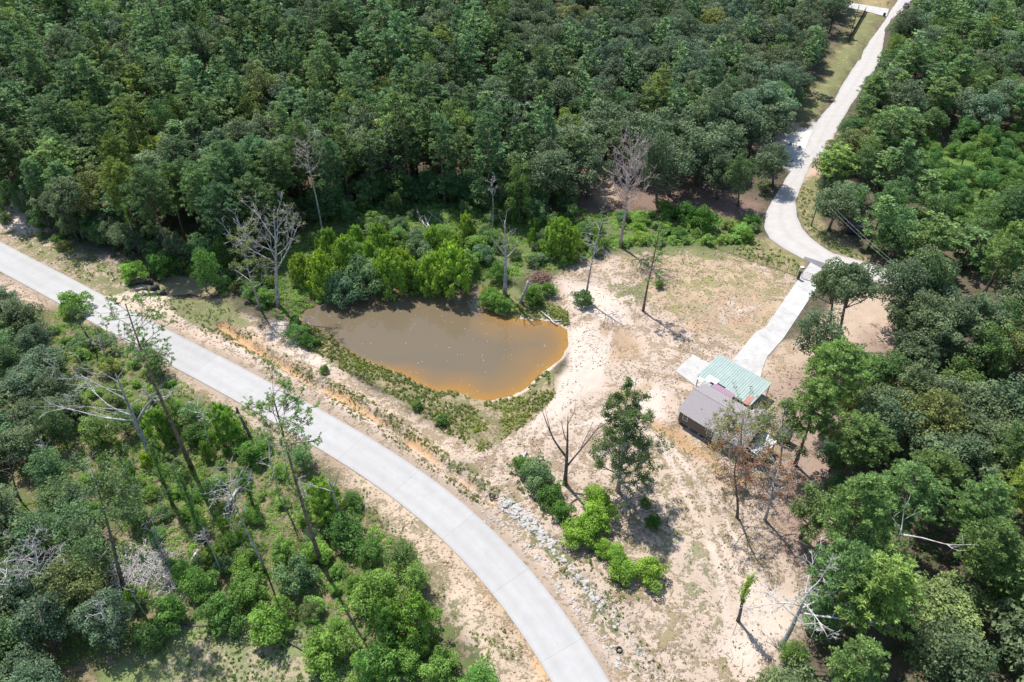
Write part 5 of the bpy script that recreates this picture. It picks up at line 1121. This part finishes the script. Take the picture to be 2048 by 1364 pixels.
def needles(c, d, R_, rg):
    n = len(d); R_ = R_ * rg.uniform(.7, 1.2); tip = c + d * R_ * np.array([1, 1, .7]) * rg.uniform(.7, 1.1, (n, 1)); base = c + d * R_ * .1; w = np.cross(d, rg.normal(0, 1, (n, 3))); w /= np.linalg.norm(w, axis=1)[:, None]; mid = (base + tip) / 2
    return np.stack([base, mid + w * R_ * .15, tip, mid - w * R_ * .15], 1).reshape(-1, 3), np.arange(4 * n).reshape(n, 4)
def dead(base, top, label, mat='grey', r0=.3, nl=10, start=.45, ll=.28, depth=2, twigs=3, up=.3, curl=.35, seed=1, name='dead_tree', cat='dead tree', r1=.05, angle=.35, limbs=None, foliage=None, wig=.35, mn=.022, taper=None):
    """base and top are photo pixels; limbs fan out over the upper part of the stem"""
    global tips
    x, y, z = GZ(*base); X, Z = TOP((x, y), top); h = Z - z; rg = np.random.RandomState(seed); lean = X - x
    e = empty(name, (x, y, z)); tag(e, label, cat)
    n = 9; ph = rg.uniform(0, 6, 2); st = [np.array([lean * t + wig * math.sin(ph[0] + 4 * t) * t, wig * math.cos(ph[1] + 3.5 * t) * t, h * t]) for t in np.linspace(0, 1, n)]
    st[0][2] = -.4; R = [r0 + (r1 - r0) * (i / (n - 1)) ** .9 for i in range(n)]; R[0] *= 1.3
    mb = MB(); mb.tube(st, R, 9); mb.build('trunk', M[mat], e, True); alltips = []
    jobs = limbs if limbs is not None else [None] * nl
    for k, jb in enumerate(jobs):
        if jb is None:
            t = start + (1 - start) * (k + rg.uniform(.1, .9)) / nl; a = k * 2.4 + rg.uniform(-.4, .4); L_ = h * ll * rg.uniform(.55, 1.1) * (1.05 - .55 * t); d = (math.cos(a), math.sin(a), angle + rg.uniform(-.1, .3)); rr = None
        else: t, d, L_ = jb[:3]; rr = jb[3] if len(jb) > 3 else None; L_ = L_ * h
        i = min(n - 2, int(t * (n - 1))); f = t * (n - 1) - i; p0 = st[i] * (1 - f) + st[i + 1] * f; rb = rr or max(.05, (R[i] * (1 - f) + R[i + 1] * f) * .55)
        tips = []; mb = MB(); limb(mb, p0, d, L_, rb, rg, depth, twigs, curl, up, mn); mb.build('branch', M[mat], e, True); alltips += tips
    if foliage:
        m, cnt, lobe, sz, tint, frac = foliage; Vs, Fs, As = [], [], []; off = 0
        for q in alltips:
            if rg.rand() > frac: continue
            D = rg.normal(0, 1, (cnt, 3)); D[:, 2] += .4; D /= np.linalg.norm(D, axis=1)[:, None]
            if m == 'pine': V, F = needles(q, D, lobe, rg)
            else: V, F = leaves(q + D * lobe * rg.uniform(.3, 1, (cnt, 1)), D, sz, sz * .55, rg)
            Vs.append(V); Fs.append(F + off); off += len(V); As.append(np.repeat(np.clip(rg.uniform(.2, .8) + rg.normal(0, .15, cnt), 0, 1), 4))
        o = link('crown', np_mesh('crown', np.concatenate(Vs), [np.concatenate(Fs)], M[m], False, np.concatenate(As)), e); o.color = (*tint, 1)
    return e, h, st
def vine(e, st, r, a, b, n_, seed, tint=(1, 1, 1), mat='bright', sz=.16):
    rg = np.random.RandomState(seed); P = np.array(st); t = rg.uniform(a, b, n_); i = np.minimum(len(P) - 2, (t * (len(P) - 1)).astype(int)); f = (t * (len(P) - 1) - i)[:, None]; c = P[i] * (1 - f) + P[i + 1] * f
    d = rg.normal(0, 1, (n_, 3)); d[:, 2] *= .5; d /= np.linalg.norm(d, axis=1)[:, None]; rr = r * rg.uniform(.5, 1.1, (n_, 1)) * (1 + .4 * np.sin(t * 19 + seed))[:, None]; V, F = leaves(c + d * rr, d, sz, sz * .7, rg)
    o = link('vine', np_mesh('vine', V, [F], M[mat], False, np.repeat(np.clip(rg.normal(.5, .22, n_), 0, 1), 4)), e); o.color = (*tint, 1)
_P = None
U = lambda a, el: (math.cos(math.radians(a)) * math.cos(math.radians(el)), math.sin(math.radians(a)) * math.cos(math.radians(el)), math.sin(math.radians(el)))
# bare pine with a broom of upswept twigs
dead((1240,493), (1268,292), 'tall bare dead pine with a broom of fine upswept twigs at the brown clearing', 'pinkdead', .38, 40, .42, .36, 2, 5, .75, .25, 11, r1=.05, angle=.5, mn=.027)
# snag on the pond bank
dead((1010,590), (1012,442), 'grey forked snag standing on the north-east bank of the pond', 'grey', .42, 0, depth=1, twigs=2, seed=12, r1=.1, wig=.2, up=.5,
     limbs=[(.34, U(20, 50), .16, .12), (.42, U(170, 55), .15, .14), (.5, U(10, 45), .30, .2), (.55, U(180, 60), .28, .2), (.62, U(30, 60), .26, .16), (.68, U(200, 50), .22, .14), (.8, U(350, 55), .18, .1), (.9, U(150, 60), .14, .08), (.97, U(60, 60), .14, .08)])
dead((1041,606), (1054,563), 'short broken leaning stub beside the tall pond snag', 'grey', .34, 0, limbs=[(.97, U(60, 60), .14, .1)], depth=0, seed=13, r1=.28, name='dead_stub', cat='dead tree')
dead((1170,600), (1203,437), 'pale grey dead tree with tangled thin branches at the edge of the sand', 'grey', .26, 15, .42, .30, 2, 4, .35, .7, 14, r1=.04, angle=.35)
dead((556,612), (545,428), 'wide silver-grey dead tree at the west bank of the pond', 'grey', .42, 0, depth=3, twigs=5, seed=15, r1=.07, wig=.5, up=.3, mn=.024,
     limbs=[(.42, U(30, 42), .44, .17), (.5, U(175, 38), .42, .17), (.52, U(120, 45), .36, .13), (.58, U(350, 35), .36, .13), (.62, U(200, 35), .38, .13), (.68, U(60, 55), .34, .12), (.75, U(150, 50), .34, .1), (.82, U(20, 55), .28, .08), (.88, U(220, 55), .24, .07)],
     foliage=('oak', 9, .5, .13, (1.6, 1.35, 1.1), .12))
dead((520,618), (480,470), 'half-dead grey-green tree left of the silver-grey dead tree', 'grey', .24, 12, .3, .34, 2, 4, .3, .4, 35, foliage=('oak', 16, .6, .15, (1.6, 1.45, 1.05), .6))
dead((645,462), (610,282), 'dead pine with a thin brownish crown and long bare trunk', 'pinkdead', .25, 22, .62, .26, 2, 4, .3, .4, 16, r1=.04)
dead((752,402), (735,288), 'thin pale dead tree in the shade of the north wood', 'pinkdead', .17, 12, .5, .24, 2, 4, .4, .4, 17)
e, h, st = dead((282,504), (234,383), 'leaning dead trunk wrapped in yellow-green vine at the north-west wood', 'white', .2, 3, .85, .1, 0, 1, .3, .3, 18, r1=.06); vine(e, st, .55, .45, .93, 420, 18, (1, 1.0, .7))
dead((1130,967), (1138,832), 'dark forked snag with three bare arms in the sandy yard', 'burnt', .36, 0, depth=1, twigs=2, seed=19, r1=.06, wig=.15, up=.35, mn=.03, curl=.2,
     limbs=[(.26, U(25, 48), .62, .2), (.40, U(165, 50), .62, .19), (.62, U(150, 55), .26, .1), (.88, U(40, 50), .2, .06)])
dead((302,912), (228,745), 'large grey dead tree with many long bare arms below the road', 'grey', .46, 0, depth=2, twigs=4, seed=20, r1=.09, wig=.4, up=.2, mn=.03, curl=.4,
     limbs=[(.40, U(35, 58), .62, .26), (.44, U(185, 18), .58, .17), (.5, U(170, 12), .62, .15), (.56, U(200, 22), .5, .12), (.62, U(20, 30), .3, .1), (.7, U(170, 25), .42, .1), (.8, U(190, 30), .36, .09), (.9, U(160, 40), .3, .07), (.95, U(40, 40), .25, .06)])
dead((192,702), (139,612), 'charred bare trunk leaning toward the concrete road', 'burnt', .24, 3, .5, .1, 0, 1, .2, .3, 21, r1=.09)
dead((503,880), (475,818), 'short broken dark trunk beside the lone road pine', 'burnt', .26, 2, .6, .1, 0, 1, .2, .3, 22, r1=.19)
dead((531,1142), (450,960), 'thin leaning dead tree topped by a grey fan of twigs in the thicket', 'grey', .17, 17, .76, .26, 2, 4, .2, .6, 23, r1=.06, angle=.15)
dead((445,1145), (402,1070), 'short dead stem with a grey tuft of twigs in the thicket', 'grey', .13, 14, .8, .25, 2, 4, .3, .5, 24, r1=.05)
dead((684,1045), (655,962), 'bent grey snag with two broken arms beside the lower road edge', 'grey', .24, 0, depth=1, twigs=2, seed=25, r1=.09, wig=.25, limbs=[(.72, U(165, 20), .5, .13), (.8, U(20, 50), .4, .11), (.95, U(60, 60), .25, .08)])
dead((1562,1290), (1628,1178), 'bleached white dead tree with spreading crown at the yard edge', 'white', .40, 0, depth=3, twigs=5, seed=26, r1=.1, wig=.3, up=.05, mn=.022, curl=.5,
     limbs=[(.52, U(150, 25), .34, .12), (.6, U(-20, 15), .62, .18), (.64, U(10, 30), .5, .14), (.7, U(170, 30), .38, .12), (.76, U(-60, 20), .4, .12), (.82, U(80, 35), .36, .1), (.9, U(200, 35), .4, .1), (.97, U(20, 45), .35, .08)])
e, h, st = dead((1476,1242), (1504,1150), 'leaning post-like trunk wrapped in yellow-green vine in the yard', 'burnt', .24, 2, .9, .08, 0, 1, .3, .3, 27, r1=.12); vine(e, st, .5, .42, 1.0, 560, 27, (1.1, 1.0, .6), sz=.14)
dead((1775,1165), (1800,1062), 'white dead branches standing out of the green trees right of the yard', 'white', .2, 0, depth=2, twigs=3, seed=28, r1=.08, limbs=[(.9, U(-15, 8), .5, .14), (.95, U(80, 50), .4, .1), (.97, U(150, 50), .35, .08)])
dead((88,1205), (62,1085), 'grey dead tree with a haze of fine twigs at the left edge', 'grey', .22, 20, .4, .4, 2, 5, .3, .5, 29)
dead((35,1225), (5,1130), 'grey dead tree with pale curling limbs at the left edge', 'white', .2, 12, .35, .45, 2, 4, .2, .6, 30)
dead((118,950), (85,870), 'thin grey dead stem with bare twigs in the dark thicket', 'grey', .14, 8, .5, .25, 1, 3, .3, .4, 31)
dead((215,720), (190,660), 'small dead grey tree with fine twigs near the charred trunk', 'grey', .12, 12, .4, .4, 2, 4, .3, .5, 32)
dead((455,470), (450,395), 'small bare grey tree at the front of the wood by the creek', 'grey', .16, 14, .35, .4, 2, 4, .3, .5, 33)
dead((985,470), (985,358), 'thin pale dead tree with a grey tuft above the pond', 'grey', .15, 12, .7, .2, 2, 4, .4, .5, 34)
# thin dead stems scattered through the thicket
_rs = np.random.RandomState(77)
for k_, (bx_, by_) in enumerate([(140,800),(60,900),(205,1010),(330,1120),(370,1000),(420,900),(560,1010),(590,1060),(545,940),(580,965),(250,830),(160,1180),(290,1230),(110,1290),(620,1040),(480,1080),(40,1000),(230,1290)]):
    dead((bx_, by_), (bx_ - 8 - 30 * (1 - bx_ / 1024) * _rs.uniform(.8, 1.6), by_ - _rs.uniform(60, 125)), ('thin grey', 'slim dark', 'pale crooked')[k_ % 3] + ' dead stem in the thicket, ' + ('beside tangled vines', 'over low green shrubs', 'among dark-leaved trees')[k_ // 6] + (', upper one', ', lower one')[k_ % 2], ('grey', 'burnt', 'white')[k_ % 3], _rs.uniform(.08, .16), 9, .45, .26, 1 + k_ % 2, 3, .3, .5, 300 + k_, r1=.03)
# trees with thin foliage near the house
dead((1482,925), (1486,832), 'half-bare tree with brownish leaves in front of the house wall', 'grey', .24, 24, .25, .72, 2, 5, .25, .45, 40, name='bare_oak', cat='tree', angle=.15, foliage=('oak', 15, .5, .13, (1.6, 1.25, .85), .62))
dead((1560,930), (1570,820), 'thin green and grey tree over the white porch roof', 'grey', .2, 15, .28, .42, 2, 4, .3, .45, 41, name='bare_oak', cat='tree', foliage=('oak', 18, .6, .14, (1.2, 1.25, .9), .75))
dead((1475,1035), (1478,890), 'sparse tree with rusty orange leaves at the edge of the yard', 'bark', .22, 20, .2, .40, 2, 4, .3, .45, 42, wig=.9, name='rusty_tree', cat='tree', foliage=('rust', 11, .5, .12, (1.05, 1, .95), .34))
dead((1530,1040), (1560,920), 'rusty orange tree with pale bare twigs beside the dark pines', 'grey', .24, 16, .3, .40, 2, 4, .3, .45, 43, name='rusty_tree', cat='tree', foliage=('rust', 11, .5, .12, (1.0, 1.05, 1.0), .45))
dead((1602,1075), (1640,1000), 'leafy oak leaning out over the shaded edge of the yard', 'bark', .3, 16, .3, .42, 2, 4, .2, .45, 44, name='oak_tree', cat='tree', foliage=('oak', 30, .75, .17, (1.2, 1.25, .95), .95))
dead((1236,982), (1254,808), 'solitary dark-leaved oak standing in the sandy yard west of the house', 'grey', .36, 34, .10, .30, 2, 5, .35, .35, 45, name='oak_tree', cat='tree', r1=.07, foliage=('oak', 30, .55, .14, (.82, .92, .60), .80), mn=.03)
dead((1286,622), (1318,452), 'slender lone pine with hanging vine in the middle of the sandy yard', 'pinebark', .26, 15, .42, .20, 1, 4, -.1, .35, 46, name='pine_tree', cat='tree', foliage=('pine', 20, .55, .2, (1.2, 1.25, 1.0), .85))
def tallpine(base, top, label, r0, nl, start, ll, seed, tint, frac=.95, angle=.25):
    return dead(base, top, label, 'pinebark', r0, nl, start, ll * 1.3, 2, 5, .1, .35, seed, name='pine_tree', cat='tree', r1=.07, angle=angle, foliage=('pine', 20, .34, .19, tint, .92), mn=.028)
tallpine((382,935), (247,608), 'tall leaning pine whose airy crown hangs over the concrete road, upper one', .38, 17, .72, .21, 50, (1.6, 1.55, 1.3))
tallpine((641,1125), (540,786), 'tall leaning pine with airy pale crown over the road, lower one', .33, 17, .74, .19, 51, (1.7, 1.6, 1.4))
e, h, st = dead((300,1070), (235,905), 'vine-covered tall trunk in the thicket left of the dead tree', 'burnt', .3, 8, .6, .2, 1, 2, .3, .4, 52, foliage=('oak', 22, .7, .17, (.95, 1.05, .9), .9)); vine(e, st, .7, .2, .95, 900, 52, (.55, .65, .6))
e, h, st = dead((410,1085), (345,935), 'dark vine-wrapped trunk standing in the thicket', 'burnt', .25, 6, .65, .14, 1, 2, .3, .4, 53, foliage=('oak', 16, .5, .16, (.9, 1, .8), .9)); vine(e, st, .55, .15, .98, 800, 53, (.5, .62, .55))
e, h, st = dead((345,1010), (300,880), 'second vine-wrapped trunk just left of the tall grey dead tree', 'burnt', .25, 5, .65, .14, 1, 2, .3, .4, 54); vine(e, st, .6, .1, .98, 850, 54, (.5, .6, .55))
e, h, st = dead((505,1010), (480,930), 'short vine-clad trunk under the lower leaning pine', 'burnt', .2, 5, .6, .2, 1, 2, .3, .4, 55); vine(e, st, .5, .1, .98, 500, 55, (.55, .7, .55))
e, h, st = dead((250,1185), (190,960), 'large dark-leaved tree leaning over the fallen trunks', 'bark', .34, 18, .42, .34, 2, 3, .2, .4, 56, name='oak_tree', cat='tree', foliage=('oak', 30, .8, .18, (.95, 1.05, .9), .95))
# fallen trunks, driftwood and brush
def log(a, b, label, mat='grey', r=.22, nb=3, seed=0, z=.2, cat='fallen trunk'):
    A = np.array(GZ(*a)); B = np.array(GZ(*b)); rg = np.random.RandomState(seed); e = empty('fallen_trunk', tuple(A)); tag(e, label, cat); d = B - A; L_ = np.linalg.norm(d)
    P = [d * t + np.array([0, 0, z + .25 * math.sin(3 * t + seed)]) + rg.normal(0, .06, 3) for t in np.linspace(0, 1, 6)]
    mb = MB(); mb.tube(P, np.linspace(r, r * .5, 6), 8); mb.build('trunk', M[mat], e, True); global tips
    for k in range(nb):
        tips = []; mb = MB(); i = 2 + k % 4; dd = d / L_ + rg.normal(0, .7, 3); dd[2] = abs(dd[2]) * .5 + .1; limb(mb, P[min(i, 5)], dd, L_ * rg.uniform(.25, .45), r * .4, rg, 1, 3, .4, 0, .02); mb.build('branch', M[mat], e, True)
log((1113,652), (1078,618), 'bleached driftwood log lying down into the east end of the pond', 'white', .2, 3, 1, .1); log((1122,642), (1092,640), 'bleached forked driftwood branch at the pond edge', 'white', .14, 4, 2, .1)
log((1068,752), (1098,734), 'grey driftwood branch on the south-east shore of the pond', 'white', .1, 3, 3, .05); log((1133,655), (1112,660), 'thin driftwood stick by the orange shallows', 'white', .08, 2, 4, .05)
log((868,478), (850,438), 'grey fallen trunk behind the pond willows, pointing up the slope', 'white', .3, 2, 5, .5); log((845,476), (862,460), 'split grey fallen trunk behind the pond willows', 'grey', .3, 2, 6, .5); log((833,425), (850,455), 'pale fallen trunk above the split trunk behind the pond', 'grey', .2, 1, 7, .6); log((720,470), (752,465), 'short pale fallen log in the undergrowth behind the pond', 'white', .24, 0, 8, .7); log((855,425), (885,450), 'thin fallen trunk in the undergrowth north of the pond', 'grey', .16, 2, 9, .6)
log((165,1062), (205,1120), 'thick pale fallen trunk in the thicket', 'white', .4, 2, 10, .6); log((205,1105), (250,1150), 'pale fallen trunk with broken branches in the thicket', 'white', .28, 4, 11, .7); log((482,975), (450,1025), 'pale fallen trunk lying below the two leaning dead stems', 'white', .26, 1, 12, .5); log((398,1105), (375,1145), 'pale fallen log beside the brush in the thicket', 'white', .26, 1, 13, .4); log((84,890), (96,945), 'broad pale fallen trunk at the left of the thicket', 'white', .35, 1, 14, .8); log((350,1110), (330,1150), 'thin pale fallen trunk in the brush heap', 'grey', .14, 2, 15, .5); log((1040,940), (1052,905), 'pale dead log leaning out of the shrubs by the yard corner', 'white', .3, 0, 16, .5)
log((330,1255), (520,1245), 'long dark log along the top edge of the bare field', 'burnt', .16, 0, 17, .15); log((525,1255), (690,1350), 'long dark log running down the right side of the bare field', 'burnt', .16, 1, 18, .15)
def brush(px, py, rad, n_, label, mat, seed, hh=1.2):
    x, y, z = GZ(px, py); rg = np.random.RandomState(seed); mb = MB()
    for k in range(n_):
        p = np.array([rg.normal(0, rad * .45), rg.normal(0, rad * .4), rg.uniform(.05, hh) * max(.15, 1 - abs(rg.normal(0, .4)))]); a = rg.uniform(0, 6.28); L_ = rg.uniform(.5, 2.2)
        P = branch_pts(p, (math.cos(a), math.sin(a), rg.uniform(-.2, .35)), L_, rg, 3, .4); mb.tube(P, [.045 * rg.uniform(.5, 1.4), .03, .025, .012], 3, cap=False)
    o = mb.build('brush', M[mat], None, False, (x, y, z)); tag(o, label, kind='stuff')
M['brushred'] = barkmat('dry reddish brush', (0.16, 0.10, 0.08), (0.36, 0.24, 0.19))
brush(1080, 558, 2.6, 420, 'heap of dry reddish brush beside the pond snag', 'brushred', 1, 2.0); brush(280, 1140, 4.6, 900, 'tangle of grey dead branches in the thicket', 'white', 2, 1.8); brush(350, 1160, 3.5, 320, 'tangle of grey dead branches below the vine-wrapped trunks', 'grey', 3, 1.0); brush(60, 1130, 4.0, 420, 'grey haze of dead twigs at the left edge', 'grey', 4, 2.2); brush(605, 1150, 1.5, 60, 'small heap of grey sticks', 'grey', 5, .5); brush(1200, 505, 2.2, 170, 'grey dead twigs by the pale dead tree', 'grey', 6, 1.5); brush(510, 590, 2.4, 130, 'grey brush at the west of the creek', 'grey', 7, 1.6); brush(150, 1010, 3, 240, 'dead grey twigs among the left thicket', 'grey', 8, 1.6); brush(840, 470, 2.5, 120, 'broken sticks behind the willows', 'grey', 9, .8)

# ------------------------------------------------------------------ ground cover
def mounds(name, polys, dens, rad, cnt, sz, mat, label, seed, cond=None, color=(1, 1, 1), hz=.55):
    rg = np.random.RandomState(seed); Vs, As = [], []
    for poly in polys:
        P = GP(poly) if isinstance(poly, list) else poly; mn, mx = P.min(0), P.max(0); n_ = int((mx - mn).prod() * dens); Q = rg.uniform(mn, mx, (n_, 2)); Q = Q[sdist(Q[:, 0], Q[:, 1], P) > 0]
        if cond is not None: Q = Q[cond(Q[:, 0], Q[:, 1])]
        Q = Q[(sdist(Q[:, 0], Q[:, 1], POND) < -.12) & (sdist(Q[:, 0], Q[:, 1], ROAD_POLY) < -.9) & (sdist(Q[:, 0], Q[:, 1], LANE_POLY) < -.5) & (sdist(Q[:, 0], Q[:, 1], DRIVE_POLY) < -.4) & (sdist(Q[:, 0], Q[:, 1], CREEK) < -.2)]
        if not len(Q): continue
        Z = H(Q[:, 0], Q[:, 1]); R_ = rad * rg.uniform(.5, 1.3, len(Q)); c = np.repeat(np.stack([Q[:, 0], Q[:, 1], Z], 1), cnt, 0); rr_ = np.repeat(R_, cnt)[:, None]
        D = rg.normal(0, 1, (len(c), 3)); D[:, 2] = np.abs(D[:, 2]) + .15; D /= np.linalg.norm(D, axis=1)[:, None]; V, F = leaves(c + D * rr_ * np.array([1, 1, hz * 1.6]) * rg.uniform(.5, 1, (len(c), 1)), D + np.array([0, 0, .4]), sz, sz * .6, rg)
        tone = np.repeat(np.clip(fbm(Q[:, 0], Q[:, 1], 5, seed, 3) * 1.3 - .15 + rg.uniform(-.2, .2, len(Q)), 0, 1), cnt); Vs.append(V); As.append(np.repeat(np.clip(tone + rg.normal(0, .15, len(tone)), 0, 1), 4))
    V = np.concatenate(Vs); o = link(name, np_mesh(name, V, [np.arange(len(V)).reshape(-1, 4)], M[mat], False, np.concatenate(As))); tag(o, label, kind='stuff'); o.color = (*color, 1); return o
th = lambda sc, t, s: (lambda x, y: fbm(x, y, sc, s, 3) > t)
UG = [(300,530),(420,470),(560,430),(700,400),(850,385),(1000,410),(1150,410),(1190,425),(1330,425),(1420,432),(1520,450),(1500,485),(1400,488),(1260,492),(1200,508),(1090,545),(1010,560),(960,560),(940,565),(700,590),(620,620),(560,640),(500,600),(440,585),(330,550)]
mounds('ground_vines', [UG], 1.0, .70, 36, .145, 'bright', 'thick green vines and weeds covering the ground behind the pond', 1, th(8, .30, 5), (1.0, 1.05, .95), .5)
mounds('thicket_weeds', [SWP, [(100,700),(190,1060),(260,1290),(0,1364),(0,640)]], 1.3, .60, 28, .12, 'bright', 'rough green weeds filling the thicket below the road', 2, th(5, .33, 6), (.95, 1.0, .88), .6)
mounds('field_weeds', [[(330,1250),(620,1250),(900,1300),(960,1364),(960,1450),(240,1450),(260,1330)]], 2.2, .28, 12, .11, 'weed', 'low weeds in the bare field', 3, th(4, .38, 7), (1.1, 1.1, 1), .6)
mounds('bank_grass', [[(600,625),(660,655),(720,700),(800,735),(860,760),(960,780),(1050,760),(1095,735),(1112,790),(1060,845),(1000,880),(965,905),(900,872),(800,800),(690,745),(610,690)], [(965,565),(1060,590),(1135,620),(1140,645),(1110,650),(985,628),(962,600)]], 6.5, .31, 12, .12, 'weed', 'long green and rusty grass on the banks of the pond', 4, th(3, .36, 8), (1.5, 1.22, .95), .9)
mounds('verge_weeds', [[(0,405),(200,520),(310,570),(270,600),(120,540),(0,455)], [(330,595),(480,620),(560,700),(700,780),(800,850),(960,960),(860,900),(700,810),(520,710),(400,665),(330,640)], [(690,905),(800,965),(900,1070),(1000,1220),(1090,1364),(960,1364),(900,1240),(820,1120),(740,1040)], [(300,735),(480,830),(640,920),(620,960),(480,880),(330,780)], [(1000,985),(1100,1040),(1240,1180),(1340,1364),(1270,1364),(1170,1200),(1050,1060)]], 1.9, .26, 10, .11, 'weed', 'scattered weeds along the road verges', 5, th(3.5, .50, 9), (1.25, 1.1, .95), .9)
_g = resample(GULLY, 40); _gn = normals(_g)
mounds('gully_weeds', [np.concatenate([_g + _gn * 2.4, (_g + _gn * .7)[::-1]]), np.concatenate([_g - _gn * 2.2, (_g - _gn * .8)[::-1]])], 3.0, .26, 12, .12, 'weed', 'rows of brownish grass along the eroded gully', 14, th(3, .50, 24), (1.5, 1.15, .9), .8)
mounds('shade_weeds', [[(1030,900),(1110,960),(1170,1040),(1230,1110),(1300,1190),(1260,1210),(1150,1110),(1060,1010),(1010,940)], [(1455,475),(1530,480),(1600,530),(1590,545),(1480,510)], [(1595,400),(1610,360),(1635,380),(1625,460),(1700,500),(1740,525),(1690,515),(1610,460)], [(1540,300),(1600,280),(1600,310),(1550,350),(1530,400),(1505,400)]], 1.6, .35, 14, .13, 'weed', 'patchy green weeds beside the lane and the yard edge', 6, th(3, .42, 10), (.9, 1, .9), .8)
mounds('yard_tufts', [YARD], .28, .17, 7, .10, 'weed', 'small green tufts dotted over the sandy yard', 7, th(6, .50, 11), (1.0, 1.0, 1), .9)
mounds('dry_tufts', [YARD, [(330,600),(560,690),(800,840),(990,980),(900,930),(700,810),(480,680)], [(690,900),(850,1000),(1000,1200),(1090,1364),(980,1364),(860,1140)]], .55, .17, 7, .08, 'drygrass', 'dry straw-coloured grass tufts over the sand and banks', 8, th(5, .47, 12), (1.0, .95, .85), .6)
mounds('forest_floor_plants', [[(0,300),(200,380),(420,430),(700,360),(900,350),(1140,380),(1180,420),(1000,430),(700,440),(560,500),(330,540),(0,430)], [(1640,420),(1800,540),(2048,560),(2048,470),(1800,460)], [(1700,760),(1640,900),(1660,1100),(1600,1300),(1560,1364),(2048,1364),(2048,700)]], .30, .95, 24, .21, 'bright', 'low green plants under the edge of the woods', 9, th(8, .42, 13), (.5, .6, .7), .6)
# straw, sticks and clods lying about the yard
_rg = np.random.RandomState(91); _yp = GP(YARD); Q = _rg.uniform(_yp.min(0), _yp.max(0), (14000, 2)); Q = Q[(sdist(Q[:, 0], Q[:, 1], _yp) > 0) & (sdist(Q[:, 0], Q[:, 1], DRIVE_POLY) < -.2) & (sdist(Q[:, 0], Q[:, 1], PAD) < -.2) & (sdist(Q[:, 0], Q[:, 1], ROAD_POLY) < -1) & (fbm(Q[:, 0], Q[:, 1], 6, 93, 3) > .44)]
Z = H(Q[:, 0], Q[:, 1]); n_ = len(Q); a_ = _rg.uniform(0, 6.28, n_); l_ = _rg.uniform(.06, .34, n_) * (1 + 1.2 * (_rg.rand(n_) < .06)); d_ = np.stack([np.cos(a_), np.sin(a_), _rg.uniform(-.1, .15, n_)], 1) * l_[:, None]; w_ = np.stack([-np.sin(a_), np.cos(a_), np.zeros(n_)], 1) * _rg.uniform(.012, .035, (n_, 1)); c_ = np.stack([Q[:, 0], Q[:, 1], Z + .035], 1)
V = np.stack([c_ - d_ - w_, c_ - d_ + w_, c_ + d_ + w_ * .5, c_ + d_ - w_ * .5, c_ + np.array([0, 0, .05])], 1).reshape(-1, 3); b_ = np.arange(n_)[:, None] * 5
F = np.concatenate([b_ + np.array([[0, 1, 4]]), b_ + np.array([[1, 2, 4]]), b_ + np.array([[2, 3, 4]]), b_ + np.array([[3, 0, 4]])])
tag(link('yard_litter', np_mesh('yard_litter', V, [F], M['wood'])), 'sticks, straw and bark scattered over the sandy yard', kind='stuff')
print('OBJECTS', len(bpy.data.objects), 'TRIS', sum(len(o.data.loops) - 2 * len(o.data.polygons) for o in bpy.data.objects if o.type == 'MESH') // 1000, 'k unique', sum(len(m.loops) - 2 * len(m.polygons) for m in bpy.data.meshes) // 1000, 'k')
